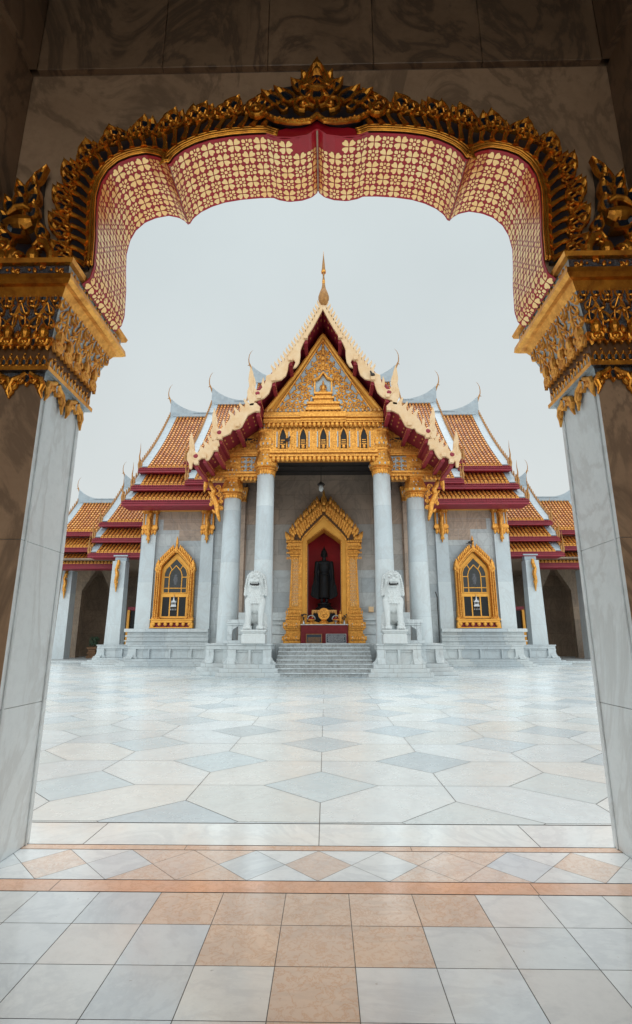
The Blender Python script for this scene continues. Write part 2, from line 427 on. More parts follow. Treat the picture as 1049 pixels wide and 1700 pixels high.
# ---------------------------------------------------------------- gatehouse we look out of
gate = empty('gatehouse', (0, 3.7, 0), 'shadowed marble gateway in the foreground whose gilded cusped arch frames the view', 'gateway')
HALF = [(1.80,4.00),(1.745,4.05),(1.725,4.15),(1.735,4.42),(1.755,4.62),(1.765,4.80),(1.745,4.95),(1.70,5.06),(1.62,5.15),(1.52,5.20),(1.40,5.225),(1.30,5.20),(1.24,5.16),(1.205,5.115),
        (1.17,5.19),(1.10,5.26),(1.0,5.32),(.88,5.365),(.72,5.395),(.55,5.41),(.42,5.412),(.37,5.385),(.27,5.362),(.15,5.375),(.06,5.41),(.012,5.46)]
PROF = HALF + [(-x, z) for x, z in reversed(HALF)]      # right foot -> apex -> left foot
Y0, Y1 = 3.40, 4.00
TOPZ = 6.10
# stone wall round the arch
g = MB()
for s in (1, -1):
    g.s = s
    pts = [(2.0,4.0)] + HALF + [(0, 5.46)] + [(0, TOPZ), (2.46, TOPZ), (2.46, 4.0)]
    g.prism(pts, Y0, Y1)
    g.box(2.46, 7.5, Y0+.05, Y1, 0, TOPZ)
g.s = 1
# joints of the slabs (thin recessed lines as proud slabs)
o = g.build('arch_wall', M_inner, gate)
g = MB()
xs = [-2.40,-1.32,-.42,.48,1.40,2.40]
for a, b in zip(xs, xs[1:]): g.box(a+.002, b-.002, Y0-.055, Y0-.001, TOPZ+.003, 6.98)
g.box(-7.5, 7.5, Y0, Y1, TOPZ+.003, 7.9)
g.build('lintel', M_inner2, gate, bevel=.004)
for s in (1, -1):
    g = MB(s)
    zs = [0, .95, 2.38, 4.0]
    zs = [0, .93, 2.02, 4.0]
    for a, b in zip(zs, zs[1:]): g.box(2.003, 2.46, Y0+.004, Y1, a+.0015, b-.0015)
    g.m = 1
    for a, b in zip(zs, zs[1:]): g.box(2.0, 2.46, Y0, Y0+.0038, a+.0015, b-.0015)  # front skin in the brown copy, passage shade put in the colour
    # shallow arris moulding at the inner corner
    g.m = 0
    g.box(1.992, 2.002, Y0+.05, Y0+.062, .0, 3.3); g.box(1.992, 2.002, Y1-.062, Y1-.05, .0, 3.3)
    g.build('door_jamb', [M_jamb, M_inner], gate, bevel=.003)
    # side wall of the passage
    g = MB(s)
    g.box(2.462, 2.9, -3.2, Y0-.002, 0, TOPZ)
    g.box(2.40, 2.9, -3.2, Y0-.058, TOPZ+.002, 7.0)
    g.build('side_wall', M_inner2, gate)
g = MB(); g.box(-3, 3, -3.2, Y0-.06, 7.0, 7.2)
for k in range(7): g.box(-2.4, 2.4, -2.8+k*.85, -2.66+k*.85, 6.92, 7.0)
g.build('ceiling', M_dark, gate)
g = MB()
g.prismx([(3.0,7.9),(4.7,7.75),(2.4,9.6),(.4,11),(-1.6,9.6),(-4.0,7.75),(-3.5,7.9)], -7.7, 7.7)
g.build('roof', M_pan, gate)

# --- lacquered soffit with gilded flowers
def resample(pts, n):
    pts = [V((p[0], 0, p[1])) for p in pts]; L = [0]
    for a, b in zip(pts, pts[1:]): L.append(L[-1] + (b-a).length)
    out = []
    for i in range(n+1):
        t = L[-1]*i/n; k = 0
        while k < len(L)-2 and L[k+1] < t: k += 1
        u = (t-L[k])/max(1e-9, L[k+1]-L[k]); p = pts[k].lerp(pts[k+1], u); out.append(p)
    return out, L[-1]
def sof_pt(P, L, s, y, off=0.0):
    n = len(P)-1; t = min(max(s/L*n, 0), n-.0001); i = int(t); p = P[i].lerp(P[i+1], t-i)
    d = (P[i+1]-P[i]).normalized(); nn = V((d.z, 0, -d.x))   # towards the opening (flipped below if needed)
    return p, nn, y
for s in (1, -1):
    g = MB(s)
    P, L = resample(HALF, 110)
    def inward(i):
        d = (P[min(i+1, len(P)-1)]-P[max(i-1, 0)]).normalized(); return V((-d.z, 0, d.x))
    # orientation: inward must point to the opening centre
    g.smooth = False
    for i in range(len(P)-1):
        a, b = P[i], P[i+1]; na, nb = inward(i), inward(i+1)
        a2, b2 = a+na*.006, b+nb*.006
        ye, yf = Y0-.015, Y1+.012
        g.poly([(a2.x, ye, a2.z), (b2.x, ye, b2.z), (b2.x, yf, b2.z), (a2.x, yf, a2.z)][::-1])
        g.poly([(a.x, ye, a.z), (b.x, ye, b.z), (b2.x, ye, b2.z), (a2.x, ye, a2.z)][::-1])
        g.poly([(a.x, yf, a.z), (b.x, yf, b.z), (b2.x, yf, b2.z), (a2.x, yf, a2.z)])
    # small mirror edging along the far arris
    so = g.build('arch_soffit', M_redsoffit, gate)
    g = MB(s); cell = L/27; rows_ = 5; dep = (Y1-Y0+.0)/rows_
    def at(sv, y):
        n = len(P)-1; t = min(max(sv/L*n, 0), n-.0001); i = int(t)
        p = P[i].lerp(P[i+1], t-i); d = (P[i+1]-P[i]).normalized(); nn = V((-d.z, 0, d.x))
        q = p + nn*.009; return (q.x, y, q.z)
    def petal(cs, cy, ang, r0, r1, w, heart):
        if heart: sh = [(r0,0),(r0+.3*(r1-r0),w*.62),(r0+.68*(r1-r0),w),(r1*.98,w*.78),(r1*.99,w*.25),(r1*.9,0),(r1*.99,-w*.25),(r1*.98,-w*.78),(r0+.68*(r1-r0),-w),(r0+.3*(r1-r0),-w*.62)]
        else: sh = [(r0,0),(r0+.45*(r1-r0),w),(r1*.9,w*.7),(r1,0),(r1*.9,-w*.7),(r0+.45*(r1-r0),-w)]
        ca, sa = math.cos(ang), math.sin(ang)
        pts = [at(cs + (u*ca - v*sa)*cell*.5, cy + (u*sa + v*ca)*dep*.5) for u, v in sh]
        g.poly(pts)
    for i in range(27):
        for j in range(rows_):
            cs, cy = (i+.5)*cell, Y0 + (j+.5)*dep
            if j == 0 and i >= 25: continue
            if (i + j) % 2 == 0:
                for k in range(4): petal(cs, cy, PI/4+k*PI/2, .10, 1.10, .46, True)
            else:
                for k in range(4): petal(cs, cy, PI/4+k*PI/2, .36, 1.06, .30, False)
                for k in range(4): petal(cs, cy, k*PI/2, .40, .86, .13, False)
                g.poly([at(cs+math.cos(a*PI/4)*.26*cell*.5, cy+math.sin(a*PI/4)*.26*dep*.5) for a in range(8)])
            for q in range(0):
                pass
    g.build('gilded_flowers', M_flower, so)

NF = (0, -1, 0)
# mouldings along the near edge
g = MB(); g.smooth = True
INN, LI = resample([p for p in PROF if p[1] > 4.1], 160)
def edge_off(P, i, d):
    t = (P[min(i+1, len(P)-1)]-P[max(i-1, 0)]).normalized(); n = V((t.z, 0, -t.x))
    if n.dot(V((0,0,4.2))-P[i]) > 0: n = -n
    return P[i] + n*d
for d, r, yy in ((.012, .014, Y0-.035), (.036, .018, Y0-.03), (.062, .010, Y0-.03)):
    g.tube([(q.x, yy, q.z) for q in [edge_off(INN, i, d) for i in range(len(INN)) if abs(INN[i].x) > .30 and INN[i].x > 0]], r, 6)
    g.tube([(q.x, yy, q.z) for q in [edge_off(INN, i, d) for i in range(len(INN)) if abs(INN[i].x) > .30 and INN[i].x < 0]], r, 6)
g.build('arch_moulding', M_goldin, gate)

# carved naga-scale band
OUT_R = [(2.00,4.12),(2.10,4.45),(2.12,4.75),(2.09,5.0),(1.98,5.2),(1.80,5.38),(1.55,5.50),(1.25,5.60),(.95,5.68),(.62,5.74),(.35,5.80)]
INN_R = [(1.76,4.12),(1.77,4.42),(1.79,4.72),(1.785,4.92),(1.735,5.08),(1.64,5.19),(1.50,5.25),(1.36,5.265),(1.22,5.20),(1.12,5.31),(.92,5.40),(.72,5.435),(.38,5.455)]
for s in (1, -1):
    PI_, LI_ = resample(INN_R, 80); PO_, LO_ = resample(OUT_R, 80)
    g = MB(s)
    for i in range(80):
        a, b = PI_[i], PI_[i+1]; c, d = b.lerp(PO_[i+1], .84), a.lerp(PO_[i], .84)
        yy = Y0-.028
        g.poly([(a.x,yy,a.z),(b.x,yy,b.z),(c.x,yy,c.z),(d.x,yy,d.z)])
        g.poly([(d.x,yy,d.z),(c.x,yy,c.z),(c.x,Y0,c.z),(d.x,Y0,d.z)])
        g.poly([(a.x,Y0,a.z),(b.x,Y0,b.z),(b.x,yy,b.z),(a.x,yy,a.z)])
    bk = g.build('arch_backing', M_darkback, gate)
    def bp(t, b, dy=0):
        i = min(max(t*80, 0), 79.999); k = int(i); a = PI_[k].lerp(PI_[k+1], i-k); c = PO_[k].lerp(PO_[k+1], i-k)
        q = a.lerp(c, b); return V((q.x, Y0-.028-dy, q.z))
    g = MB(s)
    nf = 26; rn = random.Random(11)
    for k in range(nf):
        t = (k+.5)/nf; w = .019
        pts = [bp(t-.006, .06), bp(t+.000, .16), bp(t+.010, .30), bp(t+.016, .44), bp(t+.014,.52)]
        g.rib(pts, NF, [w*1.5, w*1.1, w*.8, w*1.1, w*.5], .6, .014)
        if k % 2 == 0: g.dome(bp(t+.012, .24, .012), NF, .009, .01, 6)
    g.build('scale_fins', M_goldin, bk)
    g = MB(s); nc = 11; rn = random.Random(5)
    for k in range(nc):
        t = (k+.35)/nc
        for (dt, b0, b1, w, tw) in ((-.030, .48, .86, .085, .012), (-.012, .50, .94, .10, .022), (.030, .55, 1.0, .09, .024), (.008, .46, .78, .085, .006), (.010, .62, 1.08, .105, .030)):
            a = bp(t+dt, b0); d = bp(t+dt+tw, b1) - a
            lift = .012 + (.022 if w > .09 else .004)
            g.m = 0
            g.leaf(a, d, NF, 1.25*w*rn.uniform(.9,1.1), d.length*rn.uniform(.92,1.08), .5, curl=.35*(1 if rn.random() < .8 else -.5), base=lift, eye=1)
            if w > .08:
                g.rib([a + V((0,-lift-.03,0)), a + d*.2 + V((0,-lift-.036,0)), a + d*.45 + V((0,-lift-.03,0))], NF, [.008,.012,.003], 1.2, .0)
        g.volute(bp(t+.055, .52, .012), bp(t+.055,.8)-bp(t+.055,.52), NF, .03, 1.2, 1, .009, 1.0, .01, 9)
    g.build('flame_leaves', [M_goldin, M_eye], bk)

# keystone crest
g = MB(); cz = 5.44
pl = [(0,6.10),(.07,6.02),(.16,5.93),(.22,5.86),(.33,5.84),(.45,5.78),(.50,5.66),(.46,5.55),(.34,5.47),(.22,5.445),(.1,5.46),(0,5.52)]
g.prism(pl + [(-x, z) for x, z in reversed(pl[1:-1])], Y0-.06, Y0-.001)
cr = g.build('keystone_crest', M_darkback, gate)
g = MB(); yb = Y0-.06
g.leaf((0,yb,5.78), (0,0,1), NF, .20, .30, .5, base=.02, eye=1)
g.leaf((0,yb,5.74), (0,0,1), NF, .15, .24, .6, base=.05, eye=1)
g.leaf((0,yb,5.62), (0,0,1), NF, .11, .17, .7, base=.06, eye=1)
for s in (1,-1):
    g.s = s
    g.leaf((.03,yb,5.80), (.35,0,1), NF, .12, .22, .5, base=.018, eye=1, curl=-.3)
    g.leaf((.10,yb,5.76), (.6,0,1), NF, .11, .18, .5, base=.03, eye=1, curl=-.4)
    g.leaf((.05,yb,5.70), (.9,0,.5), NF, .10, .17, .6, base=.04, eye=1, curl=.5)
    g.volute((.02,yb,5.60), (1,0,.1), NF, .085, 1.5, 1, .022, 1, .03, 18)
    g.volute((.10,yb,5.56), (1,0,-.2), NF, .075, 1.4, 1, .02, 1, .03, 16)
    g.volute((.44,yb,5.62), (-.6,0,-1), NF, .07, 1.4, 1, .018, 1, .03, 16)
    g.leaf((.20,yb,5.64), (.5,0,1), NF, .11, .24, .5, base=.03, eye=1, curl=-.5)
    g.leaf((.30,yb,5.62), (.6,0,1), NF, .11, .23, .5, base=.03, eye=1, curl=-.5)
    g.leaf((.38,yb,5.60), (.75,0,.9), NF, .09, .18, .5, base=.02, eye=1, curl=-.4)
    g.leaf((.24,yb,5.58), (1,0,.35), NF, .07, .14, .5, base=.03, eye=1, curl=.5)
    g.rib([(0,yb,5.53),(.06,yb,5.475),(.15,yb,5.46),(.24,yb,5.465),(.34,yb,5.49),(.43,yb,5.55),(.47,yb,5.63)], NF, [.02,.018,.02,.018,.02,.016,.012], .9, .02)
    for k in range(12):
        t = k/11; x = .05+.40*t; z = 5.462 + .10*t*t*t + .008*math.sin(k*2.1)
        g.dome((x, yb-.035, z-.012), NF, .014, .016, 6)
    g.rib([(.012,yb,5.86),(.045,yb,5.82),(.075,yb,5.79),(.11,yb,5.785)], NF, [.012,.016,.014,.006], 1, .06)
g.s = 1
g.rib([(-.085,yb,5.76),(-.05,yb,5.745),(0,yb,5.735),(.05,yb,5.745),(.085,yb,5.76)], NF, [.01,.022,.03,.022,.01], 1, .07)
g.build('crest_carving', [M_goldin, M_eye], cr)
# crimson apron under the crest
g = MB()
g.prism([(-.42,5.405),(-.32,5.43),(-.2,5.47),(0,5.53),(.2,5.47),(.32,5.43),(.42,5.405),(.33,5.368),(.2,5.362),(.08,5.385),(.012,5.44),(-.012,5.44),(-.08,5.385),(-.2,5.362),(-.33,5.368)], Y0-.03, Y0-.016)
g.build('apron', M_redsoffit, cr)

# corner flame finials above the capitals
for s in (1, -1):
    g = MB(s); yb = Y0-.05
    g.prism([(2.02,4.10),(2.46,4.10),(2.46,4.45),(2.42,4.70),(2.33,4.92),(2.26,5.02),(2.20,5.0),(2.20,4.80),(2.17,4.60),(2.10,4.40),(2.02,4.3)], yb, Y0-.001)
    fb = g.build('corner_finial', M_darkback, gate)
    g = MB(s)
    for (x, z, dx, dz, w, L, b, c) in ((2.24,4.86,-.12,1,.09,.22,.03,.5),(2.27,4.76,-.05,1,.10,.22,.03,.2),(2.34,4.74,.02,1,.10,.2,.025,-.3),(2.24,4.64,-.1,1,.11,.2,.04,.2),
            (2.33,4.62,0,1,.11,.2,.035,-.2),(2.40,4.60,.15,1,.10,.2,.02,-.3),(2.42,4.48,.2,1,.10,.18,.02,-.3),(2.24,4.52,-.15,1,.12,.18,.04,.2),(2.13,4.36,-.1,1,.10,.16,.03,-.4),(2.11,4.27,-.3,1,.09,.14,.03,-.4),
            (2.36,4.30,.4,1,.11,.2,.03,-.4),(2.44,4.36,.2,1,.09,.18,.02,-.3)):
        g.leaf((x,yb,z), (dx,0,dz), NF, w, L, .5, base=b, eye=1, curl=c)
    # beaked head
    g.leaf((2.20,yb,4.50), (1,0,-.25), NF, .15, .26, .6, base=.05, curl=.5)
    g.rib([(2.22,yb,4.60),(2.27,yb,4.63),(2.34,yb,4.62),(2.40,yb,4.56)], NF, [.015,.028,.026,.012], 1, .06)
    g.leaf((2.38,yb,4.44), (-1,0,-.35), NF, .12, .22, .6, base=.06, curl=.3, eye=1)
    g.volute((2.46,yb,4.30), (-.3,0,1), NF, .06, 1.3, 1, .022, 1, .04, 14)
    g.rib([(2.02,yb,4.12),(2.03,yb,4.22),(2.08,yb,4.31),(2.14,yb,4.33),(2.17,yb,4.29),(2.15,yb,4.25),(2.12,yb,4.265)], NF, [.03,.034,.034,.028,.02,.016,.012], .9, .03)
    g.volute((2.24,yb,4.18), (0,0,1), NF, .035, 1.2, -1, .02, 1, .05, 12)
    for (x, z, dx, dz, w, L, c) in ((2.16,4.14,.2,1,.1,.15,.3),(2.34,4.14,-.4,1,.1,.15,-.4),(2.22,4.13,1,.25,.07,.18,.4),(2.42,4.13,-.2,1,.09,.14,.3)):
        g.leaf((x,yb,z), (dx,0,dz), NF, w, L, .6, base=.04, curl=c)
    g.build('finial_carving', [M_goldin, M_eye], fb)

# capitals: swept backing + carved rows; dark front and sky-lit reveal are put in the colours
for s in (1, -1):
    prof = [(3.20,.012),(3.25,.02),(3.252,.06),(3.285,.062),(3.287,.035),(3.44,.045),(3.445,.06),(3.49,.062),(3.52,.055),(3.66,.085),(3.80,.135),(3.86,.17),(3.862,.205),(3.885,.232),(3.93,.225),(3.945,.20),(3.947,.19),(4.02,.19),(4.022,.225),(4.055,.235),(4.057,.0)]
    mats = [3, 3, 0, 0, 4, 4, 0, 0, 3, 3, 0, 0, 0, 0, 0, 3, 3, 0, 0, 0]
    g = MB(s)
    def ring(z, d): return [(2.46, Y0-d, z), (2.0-d, Y0-d, z), (2.0-d, Y1+d, z), (2.46, Y1+d, z)]
    for (z0, d0), (z1, d1), m in zip(prof, prof[1:], mats):
        a, b = ring(z0, d0), ring(z1, d1)
        for k in range(3):
            g.m = {0: 5, 3: 6}.get(m, m) if k else m  # front keeps the shaded copies, other faces take the sky-lit ones
            g.poly([a[k], a[k+1], b[k+1], b[k]][::-1])
    g.m = 3; g.poly(ring(3.20, .012)); 
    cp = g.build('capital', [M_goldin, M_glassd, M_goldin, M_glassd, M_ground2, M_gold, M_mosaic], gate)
    def carve(s, F, N, U, W, mats, par):
        def new(): return MB(s)
        g = new()
        """F(u,z)->point on the face of the profile; u from 0 to W"""
        def dz(z):
            for (z0, d0), (z1, d1) in zip(prof, prof[1:]):
                if z0 <= z <= z1: return d0 + (d1-d0)*(z-z0)/max(1e-6, z1-z0)
            return .2
        def P(u, z, e=0): return F(u, z, dz(z)+e)
        UP = V((0,0,1)); U = V(U)
        # frieze scrolls
        n = max(3, int(W/.115)); 
        for k in range(n):
            u = (k+.5)*W/n
            g.volute(P(u-.03, 3.985), U*(1 if k % 2 else 1)+UP*.6, N, .022, 1.2, 1 if k % 2 else -1, .008, 1, .003, 9)
            g.leaf(P(u, 3.96), U*.5+UP, N, .03, .055, .6, base=.003, curl=.4)
            g.dome(P(u+.035, 3.985, .004), N, .012, .01, 6)
        g.build('scroll_frieze', mats, par); g = new()
        # row of small pendant leaves under the cornice
        n = int(W/.062)
        for k in range(n):
            u = (k+.5)*W/n
            g.leaf(P(u, 3.755), UP, N, .068, .11, .5, base=.012, eye=1)
        g.build('pendant_leaf_row', mats, par); g = new()
        # tall leaves with mirror panels between
        n = max(3, round(W/.155)); st = W/n
        for k in range(n+1):
            u = k*st
            for sd in (1,-1):
                if 0.02 < u+sd*.045 < W-.02:
                    g.leaf(P(u+sd*.03, 3.67), UP+U*sd*.45, N, .072, .13, .55, base=.014, eye=1, curl=-.3*sd)
                if 0.01 < u+sd*.03 < W-.01:
                    g.leaf(P(u+sd*.012, 3.58), UP+U*sd*.5, N, .072, .13, .55, base=.016, eye=1, curl=-.3*sd)
                    g.leaf(P(u+sd*.006, 3.72), UP+U*sd*.15, N, .06, .12, .55, base=.018, eye=1)
            if k < n:
                c = u+st/2
                g.m = 2; g.poly([P(c-.034,3.56,.005),P(c+.034,3.56,.005),P(c+.04,3.63,.005),P(c+.03,3.69,.005),P(c,3.755,.005),P(c-.03,3.69,.005),P(c-.04,3.63,.005)]); g.m = 0
                for sd in (1,-1):
                    g.rib([P(c+sd*.034, 3.56,.004), P(c+sd*.04, 3.62,.004), P(c+sd*.032, 3.68,.004), P(c+sd*.003, 3.755,.004)], N, [.007]*4, 1, .004)
        g.build('tall_leaf_row', mats, par); g = new()
        # curling base foliage
        n = max(3, round(W/.13)); st = W/n
        for k in range(n):
            c = (k+.5)*st
            for sd in (1,-1):
                g.volute(P(c, 3.50), U*sd+UP*.3, N, .032, 1.3, -sd, .017, 1, .016, 11)
            g.leaf(P(c, 3.50), UP, N, .075, .13, .7, base=.02)
            g.leaf(P(c+st*.5 if c+st*.5 < W else c, 3.50), UP, N, .04, .07, .6, base=.014, curl=.3)
        g.build('curling_foliage', mats, par); g = new()
        # beads above and below the crimson band
        n = int(W/.046)
        for k in range(n):
            u = (k+.5)*W/n
            g.leaf(P(u, 3.50), -UP, N, .046, .095, .6, base=.012, eye=1)
            g.leaf(P(u, 3.29), UP, N, .046, .085, .6, base=.006, eye=1)
            if k % 2: g.dome(P(u, 3.385, .003), N, .010, .012, 6)
        g.build('bead_band', mats, par); g = new()
        # fringe hanging on the marble
        n = max(2, round(W/.26)); st = W/n
        for k in range(n):
            c = (k+.5)*st
            for sd in (1,-1):
                g.rib([P(c+sd*.015,3.245), F(c+sd*.05,3.22,.01), F(c+sd*.095,3.20,.01), F(c+sd*.115,3.15,.01), F(c+sd*.10,3.10,.01), F(c+sd*.12,3.05,.01)], N, [.016,.02,.022,.022,.018,.004], .9, .01)
                g.volute(F(c+sd*.03,3.19,.01), -UP, N, .02, 1.2, sd, .011, 1, .012, 10)
                g.leaf(F(c+sd*.07,3.17,.01), -UP*.8+U*sd*.3, N, .04, .08, .6, base=.012, curl=.3*sd)
            g.leaf(F(c,3.235,.012), -UP, N, .05, .10, .6, base=.012, eye=1)
        g.build('hanging_fringe', mats, par)
    carve(s, lambda u, z, d: V((2.0-d+(.46+d)*u/.46, Y0-d, z)), (0,-1,0), (1,0,0), .46, [M_goldin, M_eye, M_glassd], cp)
    carve(s, lambda u, z, d: V((2.0-d, Y1+d-(.6+2*d)*u/.6, z)), (-1,0,0), (0,-1,0), .60, [M_gold, M_eyep, M_mosaic], cp)

MB.near = False
# ---------------------------------------------------------------- the hall across the courtyard
hall = empty('temple_hall', (0, 25, 0), 'white marble temple hall with gilded gable, steps and stacked orange roofs across the courtyard', 'temple')
UP = (0, 0, 1)
def bench(g, x0, x1, y0, y1, z0, z1, n=2, faces='f', foot=.16):
    """marble pedestal: slab over curved legs with recessed panels"""
    t = (z1-z0); s = z1-.30*t
    g.box(x0+.02, x1-.02, y0+.02, y1, s, z1-.07); g.box(x0-.02, x1+.02, y0-.02, y1, z1-.068, z1)
    g.box(x0+.16, x1-.16, y0+.16, y1, z0, s-.002)
    W = x1-x0; lw = min(.62, W*.27)
    leg = [(0,s-.002),(lw-.13,s-.002),(lw-.13,z0+.26*t),(lw-.10,z0+.14*t),(lw-.04,z0+.06*t),(lw-.02,z0+.002),(-foot,z0+.002),(-foot+.01,z0+.07*t),(-.06,z0+.16*t),(.01,z0+.32*t),(.03,s-.15)]
    g.prism([(x0+a, b) for a, b in leg], y0, y0+.35); g.prism([(x1-a, b) for a, b in leg], y0, y0+.35)
    legy = [(y0+a, b) for a, b in leg]
    g.prismx(legy, x0+.02, x0+.34); g.prismx(legy, x1-.34, x1-.02)
    for k in range(1, n):
        c = x0 + W*k/n; m = [(c-.07,s-.002),(c+.07,s-.002),(c+.045,s-.05),(c+.045,z0+.10),(c+.08,z0+.002),(c-.08,z0+.002),(c-.045,z0+.10),(c-.045,s-.05)]
        g.prism(m, y0+.03, y0+.2)
    g.box(x0+lw-.12, x1-lw+.12, y0+.10, y0+.2, s-.09, s-.004); g.box(x0+lw-.12, x1-lw+.12, y0+.10, y0+.2, z0+.002, z0+.07)

# platform, steps, pedestals
g = MB(); g.box(-4.9, 4.9, 23.6, 31.0, .0, 1.262); g.box(-1.94, 1.94, 23.2, 23.62, 0, 1.10)
g.build('platform', M_plinth, hall)
g = MB(); rn = random.Random(2)
for k in range(8):
    yy = 21.2 + .30*k; z = .158*(k+1)
    xs = [-1.97] + sorted(rn.uniform(-1.6, 1.6) for _ in range(3)) + [1.97]
    for a, b in zip(xs, xs[1:]):
        g.m = 1; g.box(a+.002, b-.002, yy+.05, yy+.34 if k < 7 else 23.598, z-.158+.001, z-.045); g.m = 0
        g.box(a+.002, b-.002, yy-.01, yy+.34 if k < 7 else 23.598, z-.044, z)
g.build('stairs', [M_marble, M_riser], hall, bevel=.008)
for s in (1, -1):
    g = MB(s)
    for k, (a, b, y) in enumerate(((1.72,4.28,21.2),(1.84,4.16,21.32),(1.96,4.02,21.46))):
        g.box(a, b, y, 23.2, .156*k, .156*(k+1)-.002)
    bench(g, 2.12, 3.92, 21.62, 23.2, .466, 1.27, 2)
    g.build('front_pedestal', M_plinth, hall, bevel=.01)
    g = MB(s)
    for k, (a, b, y) in enumerate(((4.29,5.50,22.25),(4.17,5.34,22.38),(4.03,5.18,22.52))):
        g.box(a, b, y, 26, .156*k, .156*(k+1)-.003)
    bench(g, 3.95, 5.02, 22.66, 26, .466, 1.268, 1)
    g.build('outer_pedestal', M_plinth, hall, bevel=.01)
    # marble rail behind the lion
    g = MB(s)
    g.box(3.28, 4.18, 22.5, 22.85, 2.10, 2.26); g.box(3.30, 4.16, 22.53, 22.82, 2.02, 2.098)
    g.box(3.92, 4.12, 22.56, 22.8, 1.40, 2.018); g.box(3.34, 3.50, 22.56, 22.8, 1.40, 2.018)
    g.prism([(3.92,2.017),(3.66,2.017),(3.76,1.93),(3.88,1.86),(3.918,1.70)], 22.58, 22.78)
    g.prism([(3.50,2.017),(3.70,2.017),(3.62,1.93),(3.53,1.86),(3.502,1.70)], 22.58, 22.78)
    g.box(3.22, 4.24, 22.45, 22.9, 1.272, 1.398)
    g.build('balustrade', M_marble, hall, bevel=.01)

# columns
def petals(g, c, r, z, n, w, L, up=True, eye=1, h=.5, tilt=0.0, base=.01, off=0, curl=0):
    for k in range(n):
        a = 2*PI*(k+off)/n; d = V((math.cos(a), math.sin(a), 0))
        if d.y > .45: continue
        g.leaf(V(c)+d*r+V((0,0,z)), V((0,0,1 if up else -1))+d*tilt, d, w, L, h, base=base, eye=eye, n=4, curl=curl)
def make_column(s, x, y, zt, hb, ht, sc):
    g = MB(s); ch = .28
    def sec(h): return [(h,-h*ch),(h,h*ch),(h*.93,h*.55),(h*.55,h*.93),(h*ch,h),(-h*ch,h),(-h*.55,h*.93),(-h*.93,h*.55),(-h,h*ch),(-h,-h*ch),(-h*.93,-h*.55),(-h*.55,-h*.93),(-h*ch,-h),(h*ch,-h),(h*.55,-h*.93),(h*.93,-h*.55)]
    g.smooth = True
    rings = []
    for t in (0, .35, .7, 1):
        h = hb + (ht-hb)*t**.85; z = 1.272 + (zt-1.272)*t
        rings.append([g.pt((x+a, y+b, z)) for a, b in sec(h)])
    for A_, B_ in zip(rings, rings[1:]):
        for k in range(16): g.face([A_[k], A_[(k+1)%16], B_[(k+1)%16], B_[k]])
    g.face(rings[-1]); g.smooth = False
    col = g.build('column', M_column, hall)
    g = MB(s); q = .95*ht/.38
    def Z(z): return zt + (z-8.71)*sc
    prof = [(.375,8.71),(.395,8.73),(.40,8.90),(.47,8.93),(.48,8.97),(.43,9.0),(.54,9.07),(.57,9.2),(.48,9.45),(.40,9.72),(.385,9.80),(.45,9.85),(.45,9.92),(.37,9.96),(.44,10.10),(.455,10.22),(.40,10.5),(.36,10.66),(.35,10.76),(.41,10.80),(.41,10.87),(.30,10.93),(.34,11.06),(.30,11.22),(.16,11.40)]
    g.m = 0; g.lathe([(r*q*1.04, Z(z)) for r, z in prof], (x, y, 0), 16, sq=3.2, rot=PI/16); g.m = 0
    c = (x, y, 0)
    petals(g, c, .42*q, Z(8.93), 20, .13, .27*sc, up=False, eye=None, base=.012)
    g.m = 2; g.lathe([(.475*q, Z(8.935)), (.485*q, Z(8.965))], (x, y, 0), 16, sq=3.2, rot=PI/16); g.m = 0
    petals(g, c, .53*q, Z(9.03), 14, .17, .26*sc, tilt=.1, base=.02)
    petals(g, c, .47*q, Z(9.22), 14, .15, .38*sc, tilt=-.14, base=.01, off=.5)
    petals(g, c, .42*q, Z(9.45), 14, .12, .34*sc, tilt=-.05, base=.01)
    petals(g, c, .44*q, Z(9.92), 18, .09, .12*sc, base=.012, eye=None)
    petals(g, c, .44*q, Z(10.03), 14, .15, .24*sc, tilt=.05, base=.015)
    petals(g, c, .42*q, Z(10.22), 14, .13, .36*sc, tilt=-.15, base=.01, off=.5)
    petals(g, c, .38*q, Z(10.84), 14, .11, .20*sc, base=.012)
    petals(g, c, .33*q, Z(10.98), 12, .12, .3*sc, tilt=-.12, base=.01, off=.5)
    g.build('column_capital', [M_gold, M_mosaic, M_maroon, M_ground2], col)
for s in (1, -1):
    make_column(s, 2.64, 22.56, 8.70, .43, .375, 1.0)
    make_column(s, 4.26, 23.36, 7.80, .46, .385, .80)

